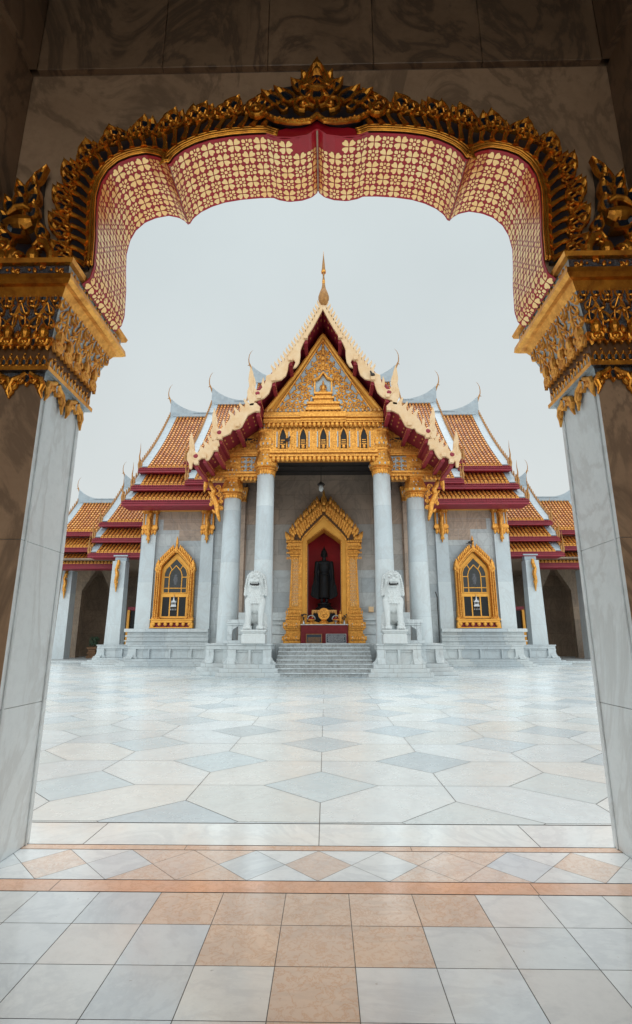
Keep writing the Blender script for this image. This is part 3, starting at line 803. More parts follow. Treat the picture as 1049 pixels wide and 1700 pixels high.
# rear wall of the portico with pilasters and dado
g = MB()
g.box(-4.9, -1.0, 28.0, 28.6, 7.65, 10.5); g.box(1.0, 4.9, 28.0, 28.6, 7.65, 10.5); g.box(-1.0, 1.0, 28.0, 28.6, 7.65, 10.5)
g.m = 1; g.box(-4.9, -1.0, 28.0, 28.6, 1.262, 5.1); g.box(1.0, 4.9, 28.0, 28.6, 1.262, 5.1)  # tone bands by height: brown slabs plus warm shade, put in the colour
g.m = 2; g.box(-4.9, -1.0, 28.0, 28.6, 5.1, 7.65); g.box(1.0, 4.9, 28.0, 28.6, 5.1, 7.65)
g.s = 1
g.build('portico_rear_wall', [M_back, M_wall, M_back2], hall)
for s in (1, -1):
    for x0, x1 in ((2.86,3.30),(4.35,4.85)):
        g = MB(s); g.box(x0, x1, 27.78, 27.998, 2.84, 10.3); g.box(x0-.06, x0-.001, 27.93, 27.998, 2.84, 10.3)
        g.m = 1
        if x0 > 4: g.box(x0-.04, x1+.04, 27.72, 27.999, 8.9, 9.1); g.taper((x0-.03,x1+.03,27.74,27.99), (x0-.14,x1+.14,27.62,27.99), 9.1, 9.7)
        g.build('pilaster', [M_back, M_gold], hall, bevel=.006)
    g = MB(s)
    for a, b, d in ((1.264,1.72,.42),(1.72,1.80,.50),(1.80,2.20,.36),(2.20,2.30,.46),(2.30,2.42,.30),(2.42,2.55,.40),(2.55,2.84,.26)):
        g.box(1.3, 4.9, 28.0-d, 27.999, a+.001, b-.001)
    g.build('dado', M_plinth, hall, bevel=.008)
g = MB(); g.box(-5.4, 5.4, 22.95, 28.7, 10.5, 10.7)
for k in range(5): g.box(-2.6, 2.6, 23.6+k*.9, 23.75+k*.9, 10.42, 10.499)
for s in (1,-1): g.s = s; g.box(3.0, 3.2, 23.4, 27.9, 8.3, 10.499); 
g.s = 1; g.box(-3, 3, 23.9, 24.1, 9.9, 10.41)
g.build('portico_ceiling', M_dark, hall)

# ---- entablature
def fringe(g, x0, x1, y, ztop, L, sp, w=None):
    n = max(1, round((x1-x0)/sp)); st = (x1-x0)/n
    for k in range(n):
        g.leaf((x0+(k+.5)*st, y, ztop), (0,0,-1), NF, (w or st*.95), L, .75, base=.05, n=5, curl=.15, fat=.5)
ent = MB()
for a, b, d in ((9.46,9.54,.06),(9.54,9.62,.0),(9.62,9.70,.10),(9.70,9.83,.04),(11.10,11.18,.05),(11.18,11.26,.10),(11.26,11.34,.02),(11.34,11.50,.12),(11.50,11.63,.06)):
    X = 2.45 if b < 10 else 2.75; ent.box(-X, X, 22.1-d, 22.9, a+.001, b-.001)
    if b > 10: ent.box(-1.05, 1.05, 22.04-d, 22.1, a+.002, b-.002)
ent.box(-2.45, 2.45, 22.2, 22.9, 9.83, 11.10)
enb = ent.build('entablature', M_gold, hall, bevel=.006)
g = MB(); fringe(g, -2.35, 2.35, 22.06, 9.455, .27, .205); g.build('leaf_fringe', M_gold, enb); g = MB(); fringe(g, -2.6, 2.6, 22.05, 11.095, .25, .21); g.build('leaf_fringe', M_gold, enb)
g = MB()
for z in (9.58, 9.765):
    for k in range(56): g.dome((-2.35+4.7*(k+.5)/56, 22.1 if z < 9.7 else 22.06, z), NF, .03, .03, 6)
for k in range(66): g.dome((-2.7+5.4*(k+.5)/66, 21.98, 11.42), NF, .032, .035, 6)
for k in range(28): g.leaf((-2.68+5.36*(k+.5)/28, 22.02, 11.625), UP, (0,-1,.0), .13, .16, .5, base=.02, n=4)
g.build('beading', M_gold2, enb)
# niches
for k in range(-2, 3):
    c = k*.925
    g = MB()
    g.m = 1; g.prism([(c-.14,9.86),(c+.14,9.86),(c+.14,10.45),(c+.07,10.68),(c,10.80),(c-.07,10.68),(c-.14,10.45)], 22.14, 22.195)
    g.m = 0
    for s in (1,-1):
        g.rib([(c+s*.175,22.19,9.86),(c+s*.175,22.19,10.2),(c+s*.178,22.19,10.47),(c+s*.10,22.19,10.72),(c,22.19,10.92)], NF, [.04,.04,.045,.045,.03], 1.0, .06)
        g.box(c+s*.33-.03, c+s*.33+.03, 22.13, 22.198, 9.84, 10.86)
        g.m = 2; g.box(c+s*.275-.024, c+s*.275+.024, 22.15, 22.198, 9.95, 10.7); g.m = 0
    g.leaf((c,22.13,9.86), UP, NF, .16, .22, .5, base=.02)
    g.leaf((c,22.19,10.88), UP, NF, .10, .2, .5, base=.05)
    for i in range(3): g.box(c-.11+i*.01, c+.11-i*.01, 22.125, 22.139, 10.05+i*.1, 10.09+i*.1)
    g.build('frieze_niche', [M_gold, M_black, M_mosaic], enb)
g = MB()
for k in range(46):
    for j in range(9):
        x = -2.4+4.8*(k+.5)/46; z = 9.95+j*.115+(.05 if k % 2 else 0)
        if min(abs(x-c*.925) for c in range(-2,3)) > .2 or z > 10.9: g.dome((x,22.198,z), NF, .028, .022, 4)
g.build('lattice', M_gold2, enb)
for s in (1, -1):
    e2 = MB(s)
    for a, b, d in ((8.77,8.84,.06),(8.84,8.92,.0),(8.92,9.02,.09),(9.78,9.86,.06),(9.86,9.95,.11),(9.95,10.12,.03)):
        X1 = 5.45 if b < 9.5 else 4.75; X0 = 3.02
        e2.box(X0, X1, 22.9-d, 23.8, a+.001, b-.001)
    e2.box(3.02, 4.7, 22.98, 23.8, 9.02, 9.78)
    eb = e2.build('side_entablature', M_gold, hall, bevel=.006)
    g = MB(s); fringe(g, 3.05, 3.85, 22.86, 8.765, .24, .2); g.build('leaf_fringe', M_gold, eb); g = MB(s); fringe(g, 4.65, 5.45, 22.86, 8.765, .24, .2)
    g.build('leaf_fringe', M_gold, eb)
    g = MB(s); g.m = 1; g.box(3.1, 3.86, 22.95, 22.979, 9.04, 9.76); g.m = 0
    for x in (3.22,3.48,3.74):
        for z in (9.16,9.38,9.62):
            g.volute((x-.06,22.95,z), (0,0,1), NF, .085, 1.2, 1 if x < 3.4 else -1, .035, .9, .01, 10)
            g.leaf((x+.05,22.95,z-.08), (.3,0,1), NF, .09, .17, .6, base=.02)
    g.build('scroll_panel', [M_gold, M_mosaic], eb)
    # gilded brace under the eave
    g = MB(s)
    p = [(5.30,23.1,8.62),(5.24,23.1,8.38),(5.10,23.1,8.16),(5.16,23.1,7.94),(5.02,23.1,7.66),(4.92,23.1,7.40),(4.90,23.1,7.12),(4.82,23.1,6.86),(4.79,23.1,6.70)]
    g.rib(p, NF, [.07,.10,.12,.12,.13,.12,.10,.07,.02], .8, .05)
    g.rib([(x+.0, 23.16, z) for x, _, z in p], (0,1,0), [.07,.10,.12,.12,.13,.12,.10,.07,.02], .8, .05)
    for (x,z,R,sd) in ((5.02,8.30,.12,1),(4.98,7.95,.12,1),(4.86,7.62,.10,1),(5.12,7.5,.08,-1),(4.84,7.3,.09,1)):
        g.volute((x,23.1,z), (0,0,1), NF, R, 1.2, sd, .045, .8, .03, 12)
    for (x,z,dx) in ((5.22,8.0,.8),(5.1,7.55,.7),(5.0,7.1,.6),(4.88,8.1,-.5),(4.8,7.75,-.5)):
        g.leaf((x,23.1,z), (dx,0,.7), NF, .12, .22, .6, base=.03)
    g.leaf((5.45,23.0,8.75), (0,0,-1), NF, .2, .75, .8, base=.08, curl=.2)
    g.build('eave_brace', M_gold, hall)

# ---- gable
TOP = [(0,16.30),(1.35,14.10),(3.15,11.75)]; MID = [(2.75,11.40),(4.80,9.80)]; LOW = [(4.5,9.62),(5.70,8.78)]
gb = MB()
gb.prism([(-3.0,11.632),(3.0,11.632),(2.76,11.632),(1.32,13.74),(0,15.82),(-1.32,13.74),(-2.76,11.632)], 22.16, 22.4)
for s in (1,-1):
    gb.s = s
    gb.prism([(2.76,10.122),(4.62,10.122),(4.62,9.95),(4.72,9.9),(2.9,11.25),(2.76,11.6)], 22.96, 23.1)
    gb.prism([(4.63,9.022),(5.50,9.022),(4.76,9.70),(4.63,9.75)], 22.96, 23.1)
gb.s = 1
gable = gb.build('gable', M_goldpaint, hall)
g = MB()
for s in (1,-1):
    g.s = s
    g.rib([(0,22.16,15.62),(1.16,22.16,13.74),(2.66,22.16,11.66)], NF, [.10,.10,.10], .7, .08)
g.s = 1; g.build('gable_moulding', M_goldpaint, gable)
g = MB(); g.prism([(-2.22,11.66),(2.22,11.66),(1.05,13.55),(0,15.32),(-1.05,13.55)], 22.10, 22.159)
ped = g.build('pediment', M_mosaic, gable)
g = MB()
yb = 22.10
for s in (1,-1):
    g.s = s
    g.rib([(0,yb,15.36),(1.08,yb,13.56),(2.25,yb,11.68)], NF, [.05]*3, .8, .03)
    spir = [(.17,14.62,.10),(.16,14.30,.13),(.36,14.02,.15),(.14,13.92,.10),(.62,13.62,.17),(.86,13.24,.17),(.60,13.16,.15),(1.12,12.88,.18),(.82,12.78,.15),(1.40,12.42,.19),(1.05,12.38,.19),(1.68,12.02,.17),(1.38,11.96,.15),(1.92,11.82,.11),(.72,12.42,.13),(1.02,11.96,.14),(.62,13.44,.09),(.35,13.68,.11)]
    for k, (x, z, R) in enumerate(spir):
        sd = 1 if k % 2 else -1
        g.volute((x-sd*R,yb,z-.02), (0,0,1), NF, R, 1.5, -sd, .040, .9, .02, 16)
        for a in (0.4, 1.5, 2.6, 3.9, 5.2):
            g.leaf((x+R*.95*math.cos(a),yb,z+R*.95*math.sin(a)), (math.cos(a+.8),0,math.sin(a+.8)), NF, .10, .19, .6, base=.015, curl=.4, n=4)
        g.dome((x, yb-.02, z), NF, .05, .05, 7)
g.s = 1
for z, w in ((15.1,.12),(14.9,.16),(14.72,.14)): g.leaf((0,yb,z-.15), UP, NF, w, .34, .6, base=.03)
for z in (14.45,14.15,13.9): g.leaf((0,yb,z-.15), UP, NF, .17, .3, .6, base=.03)
g.build('pediment_scrollwork', M_gold, ped)
# throne and seated figure of the pediment
g = MB()
for a, b, w, d in ((11.66,11.80,.80,.22),(11.80,11.95,.72,.16),(11.95,12.06,.76,.24),(12.06,12.20,.44,.18),(12.20,12.30,.50,.26),(12.30,12.42,.38,.2),(12.42,12.52,.42,.28)):
    g.box(-w, w, yb-d, yb, a+.001, b-.001)
for k in range(14): g.leaf((-.74+1.48*(k+.5)/14,yb-.16,11.81), UP, NF, .1, .13, .6, base=.01, n=4)
for s in (1,-1):
    g.s = s
    g.box(.36,.43,yb-.12,yb,12.52,13.20); g.rib([(.46,yb,13.18),(.2,yb,13.32),(0,yb,13.62)], NF, [.07,.08,.04], .8, .12)
    g.leaf((.44,yb,13.15),(.3,0,1),NF,.12,.35,.6,base=.06)
g.s = 1
g.m = 1; g.box(-.355,.355,yb-.02,yb+.001,12.521,13.22); g.m = 0
g.build('throne', [M_gold, M_mosaic], ped)
g = MB(); g.smooth = True
y = yb-.12
g.ell((0,y,12.60),(.22,.09,.07)); g.ell((0,y,12.80),(.10,.07,.17)); g.ell((0,y,13.00),(.06,.055,.07)); g.lathe([(.05,13.04),(.03,13.1),(.005,13.24)],(0,y,0),8)
for s in (1,-1): g.s = s; g.tube([(.10,y,12.92),(.15,y-.02,12.78),(.08,y-.06,12.66)],[.035,.03,.025],6)
g.s = 1; g.build('seated_figure', M_gold, ped)
for s in (1,-1):
    g = MB(s)
    for (x,z,R) in ((3.15,10.75,.17),(3.05,10.42,.15),(3.42,10.44,.16),(3.75,10.34,.13),(4.0,10.26,.1),(4.85,9.25,.13),(5.1,9.14,.1)):
        g.volute((x-R,22.96,z), (0,0,1), NF, R, 1.4, -1, .035, .9, .02, 14)
        for a in (.5,1.8,3.2,4.9): g.leaf((x+R*math.cos(a),22.96,z+R*math.sin(a)), (math.cos(a+.7),0,math.sin(a+.7)), NF, .08, .15, .6, base=.015, n=4)
    for k in range(9): g.leaf((2.95+k*.19,22.94,10.125), UP, NF, .13, .17, .6, base=.02, n=4)
    g.build('side_scrollwork', M_gold, gable)

# portico roofs, purlins
def slab(g, a, b, y0, y1, t):
    d = V((b[0]-a[0], 0, b[1]-a[1])).normalized(); n = V((d.z, 0, -d.x));
    if n.z < 0: n = -n
    g.prism([a, b, (b[0]+n.x*t, b[1]+n.z*t), (a[0]+n.x*t, a[1]+n.z*t)], y0, y1)
for s in (1,-1):
    g = MB(s)
    for path, y1 in ((TOP, 38), (MID, 31.2), (LOW, 30.4)):
        for a, b in zip(path, path[1:]): slab(g, a, b, 21.03, y1, .14)
    rf = g.build('portico_roof', M_maroon, hall)
    g = MB(s); g.cols = []
    for path, y1 in ((TOP, 34), (MID, 30.2), (LOW, 29.5)):
        for a, b in zip(path, path[1:]):
            d = V((b[0]-a[0],0,b[1]-a[1])); L = d.length; d.normalize(); n = V((-d.z,0,d.x))
            nr = int((y1-21.3)/.27)
            for k in range(nr):
                yy = 21.3+k*.27; g.col = random.choice([(.72,.30,.045,1),(.62,.24,.035,1),(.78,.36,.06,1)])
                A_ = V((a[0],yy,a[1]))+n*.14; B_ = V((b[0],yy,b[1]))+n*.14
                g.rib([A_,B_], n, [.075,.075], .9, .01)
    g.build('roof_tiles', M_tile, rf)
    g = MB(s)
    for path in (TOP, MID, LOW):
        for a, b in zip(path, path[1:]):
            d = V((b[0]-a[0],0,b[1]-a[1])); L = d.length; d.normalize(); n = V((d.z,0,-d.x))
            m = int(L/.30)
            for k in range(m):
                for r in range(2 if path is TOP else 3):
                    p = V((a[0],0,a[1])) + d*(L*(k+.5)/m); 
                    g.dome((p.x+n.x*.002, 21.28+r*.42+(.2 if k%2 else 0), p.z+n.z*.002), n, .045, .02, 6, (0,1,0), 2.2)
    g.build('soffit_stars', M_gold2, rf)
    g = MB(s)
    for k, (x, z) in enumerate(((.78,14.76),(1.46,13.66),(2.20,12.66),(2.82,11.82),(2.86,11.20),(3.72,10.50),(4.46,9.92),(4.62,9.40),(5.10,9.06),(5.42,8.78))):
        g = MB(s); g.m = 0; y1 = 22.15 if k < 4 else 22.95
        w = .062; g.box(x-w, x+w, 20.98, y1, z-.22, z)
        g.box(x-w-.02, x+w+.02, 20.98, y1, z-.26, z-.222)
        g.m = 1; g.box(x-w-.03, x+w+.03, 20.78, 20.979, z-.10, z+.06)
        g.m = 2
        for q in range(5 if k < 4 else 8):
            for sd in (-1, 1): g.dome((x+sd*w, 21.1+q*.22, z-.11), (sd,0,0), .035, .015, 5, (0,1,0), 1.6)
        g.build('purlin', [M_maroon, M_cream, M_gold2], rf)
# naga bargeboards
UB = [(0,16.58),(.17,16.22),(.40,15.80),(.66,15.30),(.91,14.86),(1.22,14.38),(1.55,13.88),(1.86,13.40),(2.25,12.98),(2.54,12.86),(2.56,12.62),(2.60,12.45),(2.66,12.80),(2.72,12.62),(2.74,12.42),(2.70,12.28),(2.80,12.14),(2.94,12.14),(3.02,12.30),(3.03,12.55),(3.10,12.85),(3.12,13.0),(3.24,13.35),(3.30,13.0),(3.33,12.66),(3.28,12.36),(3.36,12.12),(3.35,11.80),(3.26,11.60),(3.24,11.40),(3.05,11.42),(3.02,11.62),(2.84,11.68),
      (2.60,11.78),(2.40,12.0),(2.31,12.28),(2.26,12.52),(2.10,12.60),(1.86,12.66),(1.66,12.86),(1.58,13.14),(1.55,13.42),(1.44,13.60),(1.30,13.62),(1.24,13.50),(1.34,13.22),(1.20,13.27),(1.06,13.50),(1.02,13.80),(1.02,14.12),(.92,14.42),(.72,14.80),(.48,15.22),(.24,15.70),(0,16.22)]
MBD = [(2.96,11.56),(3.20,11.52),(3.40,11.40),(3.62,11.16),(3.84,10.98),(4.06,10.82),(4.22,10.60),(4.26,10.42),(4.30,10.66),(4.36,10.78),(4.42,10.62),(4.38,10.42),(4.46,10.30),(4.58,10.34),(4.64,10.52),(4.68,10.86),(4.78,11.34),(4.86,11.0),(4.86,10.66),(4.82,10.42),(4.90,10.26),(4.88,10.02),(4.82,9.82),(4.66,9.80),(4.60,9.92),(4.38,9.95),(4.18,10.04),(4.02,10.14),(3.95,10.30),(3.84,10.28),(3.68,10.32),(3.54,10.44),(3.42,10.70),(3.30,10.96),(3.08,11.10),(2.86,11.16),(2.76,11.34)]
LBD = [(4.52,9.80),(4.70,9.80),(4.86,9.70),(5.02,9.52),(5.14,9.42),(5.24,9.50),(5.30,9.62),(5.34,9.44),(5.34,9.30),(5.44,9.22),(5.54,9.30),(5.58,9.60),(5.66,9.95),(5.72,10.20),(5.80,9.9),(5.80,9.6),(5.76,9.38),(5.86,9.18),(5.86,8.92),(5.76,8.74),(5.72,8.50),(5.62,8.52),(5.60,8.76),(5.42,8.84),(5.22,8.98),(5.12,9.06),(5.04,8.88),(4.92,8.90),(4.78,9.14),(4.66,9.44),(4.48,9.56)]
for s in (1,-1):
    g = MB(s); y = 20.90
    for P in (UB, MBD, LBD): g.prism(P, y, y+.12)
    bb = g.build('bargeboard', M_cream, hall, bevel=.012)
    g = MB(s)
    def tooth(x, z, h=.44, w=.15, lean=.10):
        g.prism([(x-w*.5,z+.06),(x-w*.42,z+h*.45),(x-w*.15+lean,z+h*.8),(x+lean+.02,z+h),(x+w*.25+lean,z+h*.72),(x+w*.38,z+h*.3),(x+w*.5,z-.10)], y+.025, y+.095)
    pts = [p for p in UB[:9]]
    L = [0]
    for a, b in zip(pts, pts[1:]): L.append(L[-1]+math.dist(a, b))
    for k in range(19):
        t = .30+(L[-1]-.36)*k/18.; i = max(j for j in range(len(L)-1) if L[j] <= t); u = (t-L[i])/(L[i+1]-L[i])
        tooth(pts[i][0]+(pts[i+1][0]-pts[i][0])*u, pts[i][1]+(pts[i+1][1]-pts[i][1])*u-.02)
    for x, z in ((3.36,11.40),(3.56,11.20),(3.78,11.0),(4.0,10.84),(4.68,9.82),(4.88,9.68),(5.06,9.46)): tooth(x, z-.03, .42, .19)
    g.build('roof_teeth', M_cream, bb)
    g = MB(s)
    for x, z in ((2.90,12.0),(4.52,10.16),(5.48,9.08)):
        g.m = 1; g.dome((x, y-.001, z), NF, .10, .03, 12); g.m = 0
        g.volute((x+.02, y, z-.14), (1,0,0), NF, .13, 1.0, 1, .03, .8, .0, 14, bud=False)
        g.leaf((x+.12,y,z+.35),(.15,0,1),NF,.11,.5,.5,base=0)
        g.leaf((x+.2,y,z),(.2,0,1),NF,.12,.4,.5,base=0)
    g.build('naga_heads', [M_cream, M_maroon], bb)
# spire
g = MB(); g.smooth = True
g.lathe([(0.126,16.45),(0.198,16.60),(0.252,16.76),(0.248,16.92),(0.189,17.12),(0.102,17.35),(0.065,17.58),(0.051,17.80),(0.058,17.86),(0.048,17.9),(0.037,18.0),(0.048,18.12),(0.088,18.24),(0.102,18.32),(0.082,18.42),(0.061,18.7),(0.031,19.0),(0.005,19.42)], (.04,20.96,0), 12)
g.build('spire', M_gilt3, hall, bevel=0)
g = MB(); g.lathe([(.108,18.20),(.112,18.30)],(.04,20.96,0),12); g.lathe([(.07,17.60),(.07,17.78)],(.04,20.96,0),10); g.build('spire_band', M_gold, hall)
# ---- central portal with the niche
def flame_arch(g, cx, y, pts, leaf, n, N=NF, rows=2, base=.05):
    """leaves standing along a half outline pts (from spring to apex), mirrored"""
    for s in (1, -1):
        P, L = resample(pts, 40)
        for row in range(rows):
            for k in range(n):
                t = (k+.3+.5*row)/n*40; i = min(int(t), 39); p = P[i]
                d = (P[i+1]-P[i]).normalized(); nn = V((d.z, 0, -d.x))
                if nn.x < 0 and nn.z < 0: nn = -nn
                if nn.x + nn.z < 0: nn = -nn
                dr = (nn*.75 + V((0,0,1))*.8 + d*.25)
                off = row*leaf*.42
                g.leaf((cx+s*(p.x+nn.x*off), y-row*.03, p.z+nn.z*off), (s*dr.x, 0, dr.z), N, leaf*.46, leaf*1.15, .55, base=base, n=5, curl=.3*s)
portal = MB()
for s in (1,-1):
    portal.s = s
    portal.prism([(.90,2.2),(1.22,2.2),(1.22,6.55),(1.18,6.72),(.9,7.05),(0,7.95),(0,7.28),(.90,6.62)], 27.45, 28.6)
portal.s = 1
por = portal.build('portal_frame', M_goldpaint, hall)
g = MB()
for s in (1,-1):
    g.s = s
    g.rib([(1.22,27.42,2.3),(1.22,27.42,6.5),(1.14,27.42,6.76),(.86,27.42,7.10),(0,27.42,7.98)], NF, [.05]*5, .8, .02)
    g.rib([(.93,27.44,2.3),(.93,27.44,6.62),(.0,27.44,7.32)], NF, [.03]*3, .8, .01)
g.s = 1
g.build('portal_moulding', M_gold, por)
for s in (1,-1):
    g = MB(s)
    for a, b, x0, x1, d in ((1.264,1.40,1.22,2.10,.40),(1.40,1.62,1.22,2.16,.44),(1.62,1.72,1.22,2.04,.34),(1.72,1.92,1.22,1.98,.26),(1.92,2.0,1.22,2.06,.36),(2.0,2.32,1.22,2.12,.42),(2.32,2.44,1.22,2.0,.32),(2.44,2.62,1.22,1.94,.24),(2.62,2.72,1.22,1.98,.30),(2.72,2.95,1.22,1.88,.20),(2.95,3.05,1.22,1.92,.24),
                        (5.75,5.86,1.22,1.80,.22),(5.86,6.02,1.22,1.86,.30),(6.02,6.10,1.22,1.82,.24),(6.10,6.28,1.22,1.94,.36),(6.28,6.36,1.22,1.98,.40),(6.36,6.46,1.22,1.92,.34),(6.46,6.56,1.22,2.02,.42)):
        g.box(x0, x1, 27.55-d, 28.2, a+.001, b-.001)
    g.taper((1.22,1.84,27.42,28.2),(1.22,1.74,27.42,28.2),3.05,5.75)
    for x in (1.28,1.76): g.taper((x-.05,x+.05,27.36,27.5),(x-.05-.03*(x>1.5),x+.05-.08*(x>1.5),27.36,27.5),3.05,5.75)
    pl = g.build('portal_pilaster', M_gold, hall, bevel=.008)
    g = MB(s)
    for k in range(8):
        x = 1.3+k*.095
        for z, w, L, y in ((1.42,.10,.18,27.10),(2.05,.10,.24,27.12),(2.46,.09,.15,27.30),(2.74,.08,.2,27.34),(5.60,.08,.16,27.40),(5.88,.09,.13,27.24),(6.12,.09,.16,27.18),(6.48,.1,.14,27.12)):
            g.leaf((x,y,z), UP, NF, w, L, .6, base=.01, n=4)
    for z in (1.5, 2.16):
        for x in (1.42,1.95): 
            g.m = 1; g.dome((x,27.11,z), NF, .11, .02, 4); g.m = 0; g.dome((x,27.10,z), NF, .07, .05, 4)
    g.m = 1
    for j in range(34):
        for k in range(4):
            z = 3.2+j*.075; x = 1.38+k*.092+(.046 if j % 2 else 0); g.dome((x,27.418,z), NF, .028, .022, 4)
    g.m = 2
    for j in range(3): g.leaf((1.40+j*.13,27.41,3.12), UP, NF, .11, .26, .4, base=.01); g.leaf((1.40+j*.13,27.41,5.70), (0,0,-1), NF, .10, .22, .4, base=.01)
    g.build('pilaster_carving', [M_gold, M_mosaic, M_gold2], pl)
g = MB()
for s in (1,-1):
    g.s = s
    g.prism([(1.22,6.56),(1.95,6.56),(1.90,6.85),(1.66,7.15),(1.40,7.50),(1.05,7.85),(.62,8.28),(.36,8.62),(.18,8.98),(0,9.25),(0,8.0),(.86,7.12),(1.16,6.78)], 27.50, 28.0)
g.s = 1
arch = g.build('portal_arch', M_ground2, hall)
g = MB()
flame_arch(g, 0, 27.49, [(1.28,6.75),(1.05,7.12),(.60,7.60),(.05,8.15)], .34, 12, rows=3)
flame_arch(g, 0, 27.47, [(1.66,6.75),(1.40,7.2),(1.0,7.68),(.50,8.2),(.16,8.62)], .40, 11, rows=2)
for s in (1,-1):
    g.s = s
    g.leaf((1.86,27.4,6.58), (.25,0,1), NF, .28, .62, .6, base=.06, curl=-.3)
    g.leaf((1.68,27.4,6.56), (.1,0,1), NF, .24, .42, .6, base=.08, curl=-.3)
    g.volute((1.5,27.42,6.60), (1,0,.3), NF, .13, 1.3, -1, .045, .8, .06, 12)
    g.leaf((.10,27.44,8.35), (.3,0,1), NF, .18, .5, .5, base=.05); g.leaf((.06,27.44,8.65), (.12,0,1), NF, .14, .45, .5, base=.06)
g.s = 1
g.leaf((0,27.42,8.2), UP, NF, .26, .5, .6, base=.08); g.leaf((0,27.42,8.55), UP, NF, .22, .5, .6, base=.08); g.leaf((0,27.42,8.85), UP, NF, .16, .60, .6, base=.06)
g.build('arch_flames', M_gold, arch)
g = MB()
g.box(-.92,.92,29.3,29.4,2.0,7.5); g.box(-1.0,-.93,27.8,29.4,2.0,7.5); g.box(.93,1.0,27.8,29.4,2.0,7.5); g.box(-1,1,27.8,29.4,7.5,7.6); g.box(-1.0,1.0,27.5,29.4,1.27,2.12)
g.build('niche_lining', M_red, hall)

